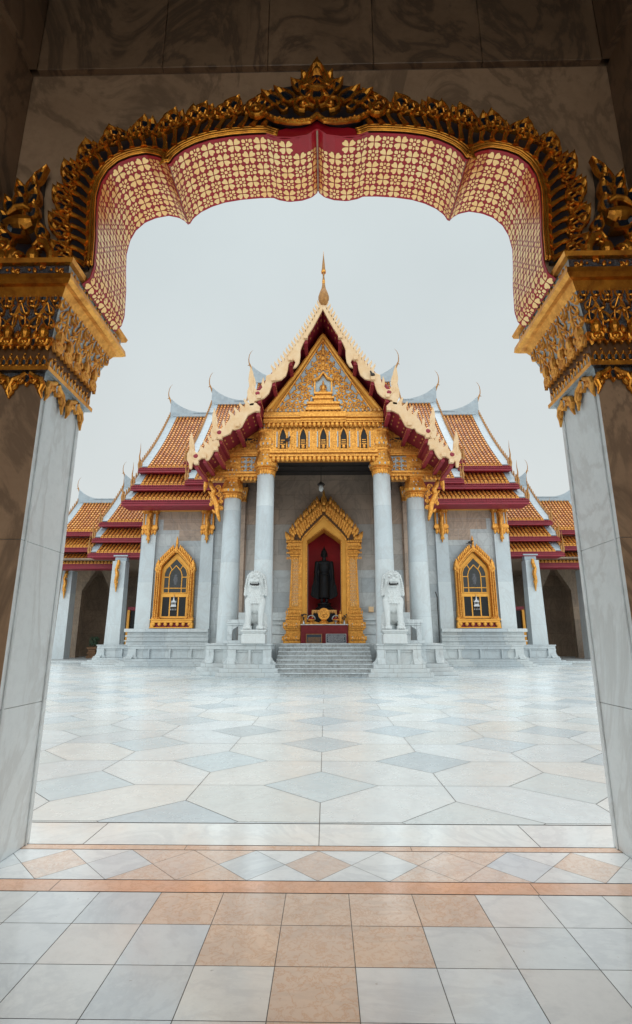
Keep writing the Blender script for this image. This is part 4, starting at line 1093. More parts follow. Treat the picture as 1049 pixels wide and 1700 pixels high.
# ---- wings with windows
def window(s, cx, par):
    yw = 31.16
    w = MB(s)
    w.prism([(cx-1.18,2.10),(cx+1.18,2.10),(cx+1.14,2.75),(cx+1.08,3.2),(cx+1.06,5.55),(cx+.92,5.9),(cx+.3,6.55),(cx,6.9),(cx-.3,6.55),(cx-.92,5.9),(cx-1.06,5.55),(cx-1.08,3.2),(cx-1.14,2.75)], 31.05, yw-.01)
    # cut look: the frame proper sits proud as ribs around a recessed sash
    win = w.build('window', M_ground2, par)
    g = MB(s); yb = 31.05
    for sd in (1,-1):
        out = [(cx+sd*1.0,yb,2.7),(cx+sd*1.0,yb,5.45),(cx+sd*.92,yb,5.8),(cx+sd*.46,yb,6.36),(cx,yb,6.82)]
        g.rib(out, NF, [.075,.075,.075,.07,.06], .8, .26)
        g.rib([(x+sd*.13,y,z) for x,y,z in out[:3]], NF, [.04]*3, 1, .26)
        g.rib([(x-sd*.11,y,z) for x,y,z in out[:3]]+[(cx+sd*.42,yb,6.26),(cx,yb,6.68)], NF, [.035]*5, 1, .30)
        n = 24
        for k in range(n): g.dome((cx+sd*1.0,yb-.325,2.8+2.6*k/n), NF, .06, .05, 6, UP, 1.1); g.dome((cx+sd*1.12,yb-.30,2.8+2.6*k/n), NF, .03, .02, 5)
        g.volute((cx+sd*1.02,yb,5.42), (sd,0,.1), NF, .17, 1.3, sd, .06, .7, .28, 14)
        g.leaf((cx+sd*1.06,yb,5.55), (sd*.1,0,1), NF, .24, .6, .5, base=.28, curl=.3*sd)
        g.leaf((cx+sd*1.02,yb,2.55), (-sd*.02,0,1), NF, .34, 1.0, .5, base=.2, curl=-.2*sd)
        g.leaf((cx+sd*1.1,yb,2.45), (sd*.3,0,1), NF, .22, .4, .5, base=.22, curl=.3*sd)
        g.volute((cx+sd*.94,yb,2.62), UP, NF, .10, 1.3, sd, .04, .8, .25, 12)
    flame_arch(g, cx, yb-.16, [(.98,5.62),(.86,5.92),(.5,6.30),(.10,6.72)], .26, 10, rows=2, base=.06)
    g.leaf((cx,yb-.2,6.55), UP, NF, .26, .52, .6, base=.06); g.leaf((cx,yb-.16,6.85), UP, NF, .16, .72, .6, base=.06)
    g.build('window_carving', M_gold, win)
    g = MB(s)
    for a, b, x, d in ((2.10,2.16,1.26,.42),(2.42,2.56,1.20,.38),(2.56,2.62,1.26,.44)): g.box(cx-x, cx+x, yb-d, yb, a, b-.001)
    g.m = 1; g.box(cx-1.0, cx+1.0, yb-.2, yb, 2.16, 2.42); g.m = 0
    for k in range(7): g.leaf((cx-1.05+.35*k,yb-.28,2.42), (0,0,-1), NF, .22, .22, .6, base=.06)
    for sd in (1,-1): g.box(cx+sd*1.14-.1, cx+sd*1.14+.1, yb-.36, yb, 2.16, 2.42)
    g.build('window_sill', [M_goldpaint, M_maroon], win, bevel=.01)
    g = MB(s); ys = yb-.02
    op = [(cx-.87,2.66),(cx+.87,2.66),(cx+.87,5.42),(cx+.76,5.74),(cx,6.58),(cx-.76,5.74),(cx-.87,5.42)]
    g.prism(op, yb-.03, yb-.001)
    wf = g.build('sash', M_goldpaint, win)
    g = MB(s)
    for x0 in (-.77,): g.box(cx-.90, cx-.865, yb-.26, yb-.001, 2.66, 5.45)
    g.box(cx+.865, cx+.90, yb-.26, yb-.001, 2.66, 5.45)
    g.build('reveal', M_maroon, win)
    g = MB(s); y0_, y1_ = yb-.045, yb-.0305
    ax, az = cx, 0
    ins = [(cx-.70,4.18),(cx+.70,4.18),(cx+.70,5.32),(cx+.60,5.6),(cx,6.22),(cx-.60,5.6),(cx-.70,5.32)]
    g.prism(ins, y0_, y1_); g.build('glass', M_pane, wf)
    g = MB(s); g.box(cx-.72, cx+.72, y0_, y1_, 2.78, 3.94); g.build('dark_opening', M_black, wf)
    g = MB(s)
    def bar(a, b, r=.03): g.rib([(a[0],y0_,a[1]),(b[0],y0_,b[1])], NF, [r, r], .9, .01)
    for sd in (1,-1):
        bar((cx+sd*.38,4.18),(cx+sd*.38,5.22)); bar((cx+sd*.38,5.22),(cx+sd*.30,5.46)); bar((cx+sd*.30,5.46),(cx,5.80))
        bar((cx+sd*.38,5.10),(cx+sd*.70,5.10)); bar((cx+sd*.24,5.54),(cx+sd*.40,5.80))
        bar((cx+sd*.70,4.18),(cx+sd*.70,5.32),.035); bar((cx+sd*.70,5.32),(cx+sd*.60,5.6),.035); bar((cx+sd*.60,5.6),(cx,6.24),.035)
        g.box(cx+sd*.25-.035, cx+sd*.25+.035, yb-.07, yb-.046, 2.80, 3.92); g.box(cx+sd*.74-.04, cx+sd*.74+.04, yb-.08, yb-.03, 2.74, 4.1)
    bar((cx-.70,4.44),(cx+.70,4.44)); bar((cx-.72,4.15),(cx+.72,4.15),.04); g.box(cx-.80,cx+.80,yb-.09,yb-.046,3.92,4.10); g.box(cx-.80,cx+.80,yb-.09,yb-.046,2.68,2.79)
    g.build('tracery', M_goldpaint, wf)
    g = MB(s)
    for z, w_ in ((4.75,.10),(4.95,.15),(5.15,.10)):
        g.dome((cx,y0_,z), NF, w_, .012, 6, UP, 1.4)
    for sd in (1,-1):
        g.volute((cx+sd*.03,y0_,4.52), UP, NF, .1, 1.2, -sd, .012, .6, 0, 10); g.volute((cx+sd*.42,y0_,4.6), UP, NF, .07, 1.2, -sd, .01, .6, 0, 8)
        g.volute((cx+sd*.03,y0_,5.20), UP, NF, .08, 1.2, -sd, .01, .6, 0, 8)
    g.build('glass_motif', M_glassd, wf)
    # little hanging ornament in the lower opening
    h = MB(); c = (cx*s, yb-.13, 0); hh = MB()
    h.box(c[0]-.16,c[0]+.16,c[1]-.03,c[1]+.03,3.34,3.42); h.box(c[0]-.13,c[0]+.13,c[1]-.025,c[1]+.025,3.42,3.47)
    for x in (-.11,-.04,.04,.11): h.lathe([(.018,3.47),(.012,3.6),(.02,3.62)],(c[0]+x,c[1],0),6)
    h.prism([(c[0]-.14,3.60),(c[0]+.14,3.60),(c[0]+.08,3.70),(c[0]+.05,3.72),(c[0]+.015,3.90),(c[0],4.0),(c[0]-.015,3.90),(c[0]-.05,3.72),(c[0]-.08,3.70)],c[1]-.03,c[1]+.03)
    for sx in (-.14,.14): h.lathe([(.03,3.60),(.012,3.68),(.002,3.78)],(c[0]+sx,c[1],0),6)
    for x in (-.15,-.05,.05,.15):
        h.tube([(c[0]+x,c[1],3.34),(c[0]+x,c[1],3.24)],.006,4); h.lathe([(.038,3.14),(.022,3.2),(.006,3.25)],(c[0]+x,c[1],0),8)
    h.tube([(c[0],c[1],4.0),(c[0],c[1],4.1)],.006,4)
    o = h.build('hanging_ornament', M_silver)
    tag(o, 'small silver spired ornament with bells hanging in the %s gilded window' % ('right' if s > 0 else 'left'), 'ornament', 'silver ornaments hung in the windows')
for s in (1,-1):
    g = MB(s)
    g.box(4.7, 11.1, 31.17, 31.6, 1.262, 9.5); g.box(4.901, 5.2, 28.0, 31.169, 1.262, 10.4); g.box(10.9, 11.3, 31.3, 44, 1.2, 9.5)
    rb = random.Random(4); g.m = 1  # brown slabs, denser upward; warm shade below the eaves put in the colour
    for z in (7.35, 8.02, 8.69):
        x = 7.56
        while x < 10.2:
            x2 = min(10.27, x+rb.uniform(.5,1.1))
            if rb.random() < (.25, .55, .95)[int((z-7.3)/.66)]: g.box(x+.004, x2-.004, 31.164, 31.1695, z+.003, min(z+.664, 9.4))
            x = x2
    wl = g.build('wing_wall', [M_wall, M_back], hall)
    for a, b in ((6.76,7.55),(10.28,11.18)):
        g = MB(s); g.taper((a,b,30.96,31.169),(a+.0 if a<8 else a+.02,b-.08,30.96,31.169),2.071,9.3)
        pi = g.build('wing_pilaster', M_column, hall)
        g = MB(s); y = 30.94
        for z0, z1, e in ((7.95,8.05,.0),(8.05,8.2,.05),(8.2,8.28,.02),(9.05,9.15,.05),(9.15,9.30,.09)): g.box(a-e,b-.04+e,y-e-.02,31.168,z0,z1)
        g.box(a+.0,b-.04,y,31.168,8.28,9.05); g.m = 1; g.box(a+.10,a+.30,y-.02,y-.001,8.32,9.0); g.box(b-.36,b-.16,y-.02,y-.001,8.32,9.0); g.m = 0
        for k in range(5):
            x = a+.08+(b-a-.16)*k/4
            g.leaf((x,y-.02,8.0),(0,0,-1),NF,.2,.34,.6,base=.03); g.leaf((x,y-.04,9.1),UP,NF,.16,.34,.6,base=.05); 
            g.rib([(x,y,8.3),(x,y,9.0)],NF,[.035,.035],.8,.01)
        c = (a+b)/2-.02
        g.rib([(c,y,9.35),(c-.06,y-.14,9.0),(c+.03,y-.16,8.7),(c-.03,y-.12,8.3),(c+.02,y-.08,7.9),(c,y-.06,7.5),(c,y-.04,7.15)],NF,[.07,.12,.11,.12,.11,.09,.02],1,.06)
        for z in (8.9,8.55,8.2,7.85,7.55): g.leaf((c,y-.1,z),(.5,0,-1),NF,.1,.26,.7,base=.06); g.leaf((c,y-.1,z),(-.5,0,-1),NF,.1,.26,.7,base=.06)
        g.build('pilaster_capital', [M_gold, M_mosaic], pi)
    window(s, 8.92, hall)
    g = MB(s)
    for a, b, d in ((1.16,1.36,.30),(1.36,1.42,.42),(1.42,1.62,.26),(1.62,1.70,.38),(1.70,1.88,.24),(1.88,2.07,.46)):
        g.box(6.71, 11.3+d*.6, 30.95-d, 31.6, a+.001, b-.001)
    bench(g, 6.4, 11.25, 30.42, 31.5, .40, 1.16, 4, foot=.22)
    for k, (a, y) in enumerate(((11.75,29.95),(11.55,30.08),(11.4,30.22))): g.box(5.2, a, y, 31.5, .13*k, .13*(k+1)-.002)
    g.build('wing_plinth', M_plinth, hall, bevel=.01)

# ---- stacked tiled roofs
def horn(g, x, y, z, h, d):
    """chofa: slender horn finial curling up at a gable end, d = outward direction"""
    p = [(x,y,z),(x+d*.10*h,y,z+.12*h),(x+d*.17*h,y,z+.24*h)]
    g.tube([(x-d*.02*h,y,z-.12*h),(x+d*.05*h,y,z+.05*h),(x+d*.11*h,y,z+.18*h),(x+d*.17*h,y,z+.34*h),(x+d*.185*h,y,z+.52*h),(x+d*.165*h,y,z+.72*h),(x+d*.10*h,y,z+.88*h),(x+d*.0*h,y,z+1.0*h)], [.055*h,.045*h,.038*h,.026*h,.021*h,.016*h,.011*h,.003*h], 6, .7)
    g.tube([(x+d*.08*h,y,z+.20*h),(x+d*.17*h,y,z+.20*h),(x+d*.235*h,y,z+.165*h)], [.036*h,.026*h,.003*h], 6, .7)
def tiles(g, x0, x1, ye, ze, yr, zr, sp=.25, course=.30, sag=.10, end=None):
    n = max(1, round((x1-x0)/sp)); st = (x1-x0)/n
    L = math.hypot(yr-ye, zr-ze); m = max(1, round(L/course)); rn = random.Random(int(abs(x0*37+ze*11)))
    def pf(t):
        s_ = sag*math.sin(PI*t)*L*.35
        return V((0, ye+(yr-ye)*t+s_*.5, ze+(zr-ze)*t-s_*.5))
    for k in range(n):
        x = x0+(k+.5)*st
        for j in range(m):
            a, b = pf(j/m), pf(min(1,(j+1.12)/m)); d = (b-a).normalized(); nn = V((0,-d.z,d.y)); r = st*.30
            if nn.z < 0: nn = -nn
            c = rn.choice([(.74,.31,.05),(.66,.26,.035),(.80,.38,.07),(.70,.29,.04),(.55,.19,.03)]); f = rn.uniform(.85,1.1); g.col = (c[0]*f,c[1]*f,c[2]*f,1)
            idx = []
            for q, (pp, lift, rr) in enumerate(((a, .055, r*1.06),(b, .012, r*.88))):
                ring = []
                for i in range(5):
                    an = PI*i/4; ring.append(g.pt((x-rr*math.cos(an), pp.y+nn.y*(lift+rr*math.sin(an)), pp.z+nn.z*(lift+rr*math.sin(an)))))
                idx.append(ring)
            for i in range(4): g.face([idx[0][i], idx[0][i+1], idx[1][i+1], idx[1][i]])
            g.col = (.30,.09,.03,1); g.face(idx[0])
        # pointed tile ends
        g.col = (.85,.40,.05,1); a = pf(0)
        g.prism([(x-st*.42,a.z-.02),(x+st*.42,a.z-.02),(x+st*.34,a.z+.08),(x,a.z+.19),(x-st*.34,a.z+.08)], a.y-.05, a.y+.0)
    return pf
def roof(s, x0, x1, ye, ze, yr, zr, par, fas=.31, ridge=True, hornh=2.6, flare=1.6, spike=True, full=True, sag=.1, inner_end=False):
    L = math.hypot(yr-ye, zr-ze)
    d = V((0,yr-ye,zr-ze)).normalized(); n = V((0,-d.z,d.y))
    if n.z < 0: n = -n
    g = MB(s)
    def pf(t):
        s_ = sag*math.sin(PI*t)*L*.35; return (ye+(yr-ye)*t+s_*.5, ze+(zr-ze)*t-s_*.5)
    K = 8; top = [pf(k/K) for k in range(K+1)]
    if ridge: poly = top + [(2*yr-y, z) for y, z in reversed(top[:-1])] + [(2*yr-ye, ze-.12),(ye, ze-.12)]
    else: poly = top + [(top[-1][0], top[-1][1]-.25)] + [(y, z-.2) for y, z in reversed(top)]
    if ridge: poly = top + [(2*yr-y, z) for y, z in reversed(top[:-1])]
    g.prismx(poly, x0, x1)
    rf = g.build('roof', M_pan, par)
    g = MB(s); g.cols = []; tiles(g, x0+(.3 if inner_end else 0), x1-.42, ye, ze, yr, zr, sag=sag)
    if ridge and full: tiles(g, x0, x1-.42, 2*yr-ye, ze, yr, zr, sp=.5, course=1.2, sag=sag)
    g.build('roof_tiles', M_tile, rf)
    # maroon fascia with mouldings and a dentil line
    g = MB(s); f = fas; y = ye-.06
    xe = x1+.10
    g.box(x0, xe, y, y+.10, ze-f, ze-.02); g.box(x0, xe+.02, y-.04, y+.0, ze-f*.25, ze-.06); g.box(x0, xe+.02, y-.05, y+.0, ze-f*.62, ze-f*.48); g.box(x0, xe+.02, y-.07, y+.12, ze-f-.03, ze-f*.88)
    g.box(x0, xe, y+.1, y+1.2, ze-f, ze-f+.05)
    for k in range(int((xe-x0)/.14)): g.box(x0+k*.14, x0+k*.14+.08, y-.075, y-.0405, ze-.10, ze-.03)
    g.build('eave_board', M_maroon, rf)
    # pale flashing along the verge
    g = MB(s)
    pts = top
    for a, b in zip(pts, pts[1:]):
        g.prismx([(a[0]+n.y*.02,a[1]+n.z*.02),(b[0]+n.y*.02,b[1]+n.z*.02),(b[0]+n.y*.10,b[1]+n.z*.10),(a[0]+n.y*.10,a[1]+n.z*.10)], x1-.46, x1+.02)
    if inner_end:
        for a, b in zip(pts, pts[1:]): g.prismx([(a[0]+n.y*.02,a[1]+n.z*.02),(b[0]+n.y*.02,b[1]+n.z*.02),(b[0]+n.y*.10,b[1]+n.z*.10),(a[0]+n.y*.10,a[1]+n.z*.10)], x0, x0+.3)
    if ridge:
        zt = zr+.30; F = flare
        poly = [(x0,zr-.1),(x0,zt)] + [(x1-F*1.7+F*1.7*t, zt+ F*.62*t**2.6) for t in [k/10 for k in range(10)]] + [(x1+.05, zt+F*.66),(x1+.06,zr-.1)]
        g.prism(poly, yr-.12, yr+.12)
        g.box(x0, x1-.2, yr-.2, yr+.2, zr-.05, zr+.12); g.box(x0, x1-F, yr-.16, yr+.16, zr+.24, zr+.31)
    g.build('flashing', M_verge, rf)
    g = MB(s)
    for a, b in zip(pts, pts[1:]):
        g.prismx([(a[0]+n.y*-.1,a[1]+n.z*-.1),(b[0]+n.y*-.1,b[1]+n.z*-.1),(b[0]+n.y*.13,b[1]+n.z*.13),(a[0]+n.y*.13,a[1]+n.z*.13)], x1+.021, x1+.08)
    k = int(L/.34)
    for i in range(k):
        a = pf((i+.5)/k); g.prismx([(a[0]-.05,a[1]+.1),(a[0]+.12,a[1]+.2),(a[0]-.02,a[1]+.46)], x1+.03, x1+.09)
    if ridge: horn(g, x1+.05, yr, zr+.30+flare*.55, hornh, 1)
    if spike:
        e = pf(0); h = .95 if ridge else .85
        g.tube([(x1+.06,e[0],e[1]-.1),(x1+.12,e[0],e[1]+.25*h),(x1+.09,e[0],e[1]+.5*h),(x1+.13,e[0],e[1]+.8*h),(x1+.10,e[0],e[1]+1.25*h),(x1+.12,e[0],e[1]+1.75*h)], [.10,.09,.06,.04,.022,.004], 6)
        g.tube([(x1-.04,e[0],e[1]-.05),(x1-.02,e[0],e[1]+.3),(x1+.06,e[0],e[1]+.45)], [.08,.07,.01], 6)
    g.build('roof_finials', M_gilt3, rf)
    return rf
for s in (1,-1):
    roof(s, 3.2, 5.75, 30.6, 13.0, 38.0, 21.6, hall, hornh=1.7, flare=1.8, spike=False)
    roof(s, 5.2, 8.55, 30.45, 12.3, 36.5, 19.0, hall, hornh=1.55, flare=1.7)
    roof(s, 8.2, 11.35, 30.3, 11.80, 35.5, 17.55, hall, hornh=1.45, flare=1.7)
    roof(s, 5.6, 11.55, 29.9, 10.55, 30.8, 11.5, hall, fas=.33, ridge=False, sag=0)
    roof(s, 5.9, 8.25, 29.75, 10.85, 30.5, 11.6, hall, fas=.32, ridge=False, sag=0)
    roof(s, 6.25, 11.85, 29.4, 9.48, 30.55, 10.35, hall, fas=.35, ridge=False, sag=0)
    g = MB(s); g.lathe([(.16,9.55),(.16,9.6),(.08,9.65),(.13,9.75),(.14,9.85),(.05,9.95),(.07,10.0),(.01,10.2)],(6.45,29.5,0),8); g.m = 1; g.box(6.2,6.75,29.42,29.7,9.50,9.56); g.build('eave_finial', [M_gold, M_verge], hall)
    g = MB(s); g.box(5.6, 11.3, 29.6, 31.4, 9.30, 9.36); g.box(6.7,11.2,30.9,31.2,9.2,11.4); g.box(6.7, 11.1, 30.9, 40, 11.4, 11.6); g.build('eave_soffit', M_goldpaint, hall)
g = MB(); g.box(-6.2, 6.2, 28.6, 46, 10.6, 12.8); g.box(-5.6,5.6,31,45,12.8,14.5); g.box(-10.9,10.9,33,44,9.2,11.4); g.build('upper_walls', M_wall, hall)

# ---- cloisters either side
for s in (1,-1):
    side = 'right' if s > 0 else 'left'
    cl = empty('cloister', (16.5*s, 38, 0), ('%s-hand cloister, low orange-roofed arcade seen between the temple wing and the %s door jamb' % (side, side)), 'cloister', 'cloisters flanking the temple')
    g = MB(s)
    g.box(11.4, 26, 34.9, 46, 0, .14)
    g.box(11.2, 14.3, 33.4, 36.5, 0, 1.16) if False else None
    bench(g, 11.0, 14.15, 33.0, 35.2, .38, 1.16, 2, foot=.2)
    for k, (a, y) in enumerate(((14.75,32.4),(14.5,32.6),(14.3,32.8))): g.box(10.5, a, y, 35.0, .125*k, .125*(k+1)-.002)
    g.build('cloister_plinth', M_plinth, cl, bevel=.01)
    def ccol(x, y, z0, z1, w, dp):
        g = MB(s); g.taper((x-w/2,x+w/2,y,y+dp),(x-w/2+.06,x+w/2-.06,y+.05,y+dp-.05),z0,z1)
        c = g.build('cloister_column', M_column, cl)
        g = MB(s); yy = y-.02
        g.rib([(x,yy,z1+.05),(x-.05,yy-.12,z1-.25),(x+.05,yy-.14,z1-.6),(x-.04,yy-.12,z1-.95),(x+.03,yy-.1,z1-1.3),(x,yy-.06,z1-1.6),(x,yy-.03,z1-2.05)],NF,[.08,.12,.10,.12,.11,.09,.02],1,.05)
        for z in (.3,.62,.95,1.25): g.leaf((x,yy-.1,z1-z),(.5,0,-1),NF,.11,.28,.7,base=.06); g.leaf((x,yy-.1,z1-z),(-.5,0,-1),NF,.11,.28,.7,base=.06)
        g.build('column_bracket', M_gold, c)
    ccol(13.65, 34.0, 1.162, 6.55, .98, .8)
    ccol(19.05, 38.0, .142, 6.45, .85, .9)
    ccol(23.6, 38.0, .142, 6.45, .85, .9)
    # arcade wall with pointed arch, rear wall with doorway
    g = MB(s); ya = 42.0
    g.prism([(11.3,.14),(13.6,.14),(13.6,7.9),(11.3,7.9)], ya-1, ya)
    A0 = [(17.2,.14),(17.2,5.3),(17.35,5.9),(17.95,7.2),(18.55,5.9),(18.7,5.3),(18.7,.14),(19.3,.14),(19.3,7.9),(16.5,7.9),(16.5,.14)]
    g.prism([(17.1,.14),(17.1,5.3),(17.5,6.0),(18.2,7.3),(18.2,7.9),(16.3,7.9),(16.3,.14)], ya-.6, ya)
    g.prism([(19.4,.14),(19.4,5.3),(19.0,6.0),(18.2,7.3),(18.2,7.9),(20.3,7.9),(20.3,.14)], ya-.6, ya)
    g.box(20.3, 26, ya-.6, ya, .14, 7.9)
    g.build('arcade_wall', M_cloister, cl)
    g = MB(s); g.box(11.3, 26, 45.5, 46, .14, 8.4); g.box(11.3, 26, 35.6, 46, 6.9, 7.0); g.build('cloister_rear_wall', M_cloister, cl)
    g = MB(s)
    g.box(13.9, 14.1, 41.2, 41.5, .14, 3.9); g.box(14.12, 15.3, 41.35, 41.5, .14, 3.75); g.box(13.9, 15.5, 41.2, 41.5, 3.76, 4.0); g.m = 1; g.box(15.31,15.5,41.15,41.5,.14,3.75); g.m = 2; g.box(14.14,15.29,41.33,41.349,.16,3.7)
    g.build('cloister_door', [M_maroon, M_goldpaint, M_black], cl)
    # roofs
    roof(s, 11.0, 15.55, 35.0, 9.45, 38.5, 13.0, cl, fas=.31, hornh=1.2, flare=1.2, full=False)
    roof(s, 11.0, 15.75, 34.6, 8.25, 35.6, 9.1, cl, fas=.31, ridge=False, sag=0)
    roof(s, 11.0, 15.75, 34.2, 7.15, 35.2, 7.95, cl, fas=.31, ridge=False, sag=0)
    roof(s, 15.2, 19.75, 37.0, 9.20, 40.0, 12.2, cl, fas=.31, hornh=1.2, flare=1.2, full=False)
    roof(s, 15.2, 24.5, 36.6, 7.95, 37.6, 8.8, cl, fas=.31, ridge=False, sag=0, spike=False)
    roof(s, 14.6, 25.0, 36.2, 6.70, 37.2, 7.55, cl, fas=.33, ridge=False, sag=0, spike=False)
    g = MB(s); g.lathe([(.16,6.75),(.08,6.85),(.13,6.95),(.14,7.05),(.04,7.2),(.01,7.4)],(14.8,36.3,0),8); g.build('eave_finial', M_gold, cl)
    g = MB(s); g.box(13.2,13.95,34.1,34.5,6.56,6.86); g.box(13.1,14.05,34.0,34.5,6.86,6.95); g.build('beam_end', M_verge, cl)
    # hanging lamp under the eave
    g = MB(); X = 12.6*s; g.tube([(X,36.5,6.9),(X,36.5,5.6)],.015,5); g.lathe([(.02,5.62),(.10,5.5),(.16,5.42),(.05,5.40)],(X,36.5,0),10); g.m = 1; g.lathe([(.03,5.18),(.10,5.25),(.11,5.34),(.05,5.40)],(X,36.5,0),10)
    o = g.build('hanging_lamp', [M_dark, M_white]); tag(o, 'small dark lamp with pale globe hanging in the shade beside the %s cloister column' % side, 'lamp')
# ---------------------------------------------------------------- lions
def remesh(o, vox, sm=4):
    r = o.modifiers.new('skin', 'REMESH'); r.mode = 'VOXEL'; r.voxel_size = vox; r.use_smooth_shade = True
    c = o.modifiers.new('soft', 'SMOOTH'); c.factor = .5; c.iterations = sm
def rotx(a): return Matrix.Rotation(a, 3, 'X')
def capsule(g, a, b, r0, r1, n=12, k=5, flat=1):
    a, b = V(a), V(b)
    pts = [a.lerp(b, i/k) for i in range(k+1)]; g.tube(pts, [r0+(r1-r0)*i/k for i in range(k+1)], n, flat)
    g.ell(a, (r0,r0,r0), n); g.ell(b, (r1,r1,r1), n)
def make_lion():
    lion = empty('lion_statue', (0,0,0), 'x', 'lion statue', local=True)
    g = MB()
    g.taper((-.50,.50,-.62,.62),(-.50,.50,-.62,.62),0,.30); g.taper((-.50,.50,-.62,.62),(-.44,.44,-.56,.56),.301,.37); g.taper((-.46,.46,-.58,.58),(-.53,.53,-.65,.65),.371,.44); g.box(-.54,.54,-.66,.66,.441,.50)
    g.build('pedestal', M_lion, lion, bevel=.01)
    g = MB(); z0 = .50
    # trunk, haunches, chest (front is -y)
    g.ell((0,.26,z0+.62),(.36,.44,.42),16); g.ell((0,-.04,z0+1.02),(.36,.36,.48),16); g.ell((0,-.16,z0+1.22),(.37,.30,.34),16)
    for s in (1,-1):
        g.ell((s*.34,.30,z0+.38),(.17,.36,.36),14); capsule(g,(s*.40,.05,z0+.18),(s*.40,-.08,z0+.10),.13,.10)
        capsule(g,(s*.27,-.24,z0+1.06),(s*.27,-.34,z0+.62),.19,.135); capsule(g,(s*.27,-.34,z0+.62),(s*.265,-.36,z0+.12),.135,.105)
        g.ell((s*.265,-.42,z0+.09),(.16,.19,.10),14)
        for k in range(4): g.ell((s*.265+(k-1.5)*.075,-.565,z0+.07),(.042,.07,.065),8)
        g.ell((s*.40,-.14,z0+.07),(.13,.18,.08),12)
    # neck + head
    capsule(g,(0,-.10,z0+1.35),(0,-.20,z0+1.68),.34,.33,16)
    g.ell((0,-.24,z0+1.82),(.33,.32,.34),18); g.ell((0,-.10,z0+1.88),(.35,.32,.34),18)
    g.ell((0,-.54,z0+1.82),(.22,.17,.09),14); g.ell((0,-.50,z0+1.60),(.20,.15,.05),14); g.ell((0,-.68,z0+1.88),(.09,.07,.06),10)
    for s in (1,-1):
        g.ell((s*.11,-.62,z0+1.81),(.11,.10,.075),12); g.ell((s*.15,-.54,z0+1.99),(.085,.06,.065),12)
        g.tube([(s*.05,-.60,z0+2.03),(s*.16,-.60,z0+2.10),(s*.28,-.48,z0+2.04)],[.035,.05,.03],8)
        g.ell((s*.26,-.32,z0+1.74),(.08,.16,.16),10)
        # mane hanging beside the face
        g.tube([(s*.26,-.06,z0+2.10),(s*.35,-.08,z0+1.88),(s*.38,-.10,z0+1.6),(s*.40,-.12,z0+1.42),(s*.43,-.14,z0+1.30)],[.10,.11,.11,.12,.11],12)
        for k in range(9):
            for j in range(3):
                a = -.45+j*.42; x = s*(.31+.10*min(1,k/5)+.05*math.cos(a)); y = -.22+.12*j
                g.ell((x,y,z0+2.02-k*.09),(.055,.055,.05),6)
    for k in range(10):
        a = PI*(k+.5)/10
        for j in range(3): g.ell((.35*math.cos(a)*(1-.06*j),-.30+.16*j,z0+1.90+.30*math.sin(a)*(1+.03*j)),(.055,.06,.05),6)
    for k in range(6):
        for j in range(5): g.ell((-.20+.1*j+(.05 if k%2 else 0),-.455+.012*abs(j-2)-.0*k,z0+1.42-k*.085),(.055,.03,.05),6)
    g.tube([(0,.60,z0+.3),(0,.74,z0+.6),(0,.66,z0+.95),(0,.72,z0+1.15)],[.08,.09,.10,.03],8)
    b = g.build('body', M_lion, lion); remesh(b, .014, 1)
    g = MB(); g.box(-.19,.19,-.67,-.36,z0+1.665,z0+1.725)
    g.build('mouth', M_black, lion)
    g = MB()
    for k in range(9): g.box(-.15+k*.034+.003,-.15+k*.034+.028,-.675,-.63,z0+1.70,z0+1.735)
    g.build('teeth', M_lion, lion)
    g = MB()
    for s in (1,-1): g.dome((s*.15,-.59,z0+1.985),(s*.15,-1,0),.045,.03,10)
    g.build('eyes', M_lion, lion)
    return lion
def copy_tree(o, parent=None):
    c = o.copy(); COL.objects.link(c)
    if parent: c.parent = parent
    for ch in list(o.children): copy_tree(ch, c)
    return c
lion = make_lion()
lion.location = (-2.86, 22.02, 1.27); lion.scale = (.96,.95,1.09)
l2 = copy_tree(lion); l2.location = (2.86, 22.02, 1.27)
tag(lion, 'white marble lion seated on the pedestal left of the steps', 'lion statue', 'marble lions guarding the steps')
tag(l2, 'white marble lion seated on the pedestal right of the steps', 'lion statue', 'marble lions guarding the steps')

# ---------------------------------------------------------------- standing bronze figure in the niche
fig = empty('standing_statue', (0, 28.35, 2.12), 'black bronze standing buddha statue in flared robes inside the red niche', 'statue')
g = MB(); b0 = 3.36; c = 28.35
def E(x, y, z, a, b_, h, n=14): g.ell((x, c+y, b0+z), (a, b_, h), n)
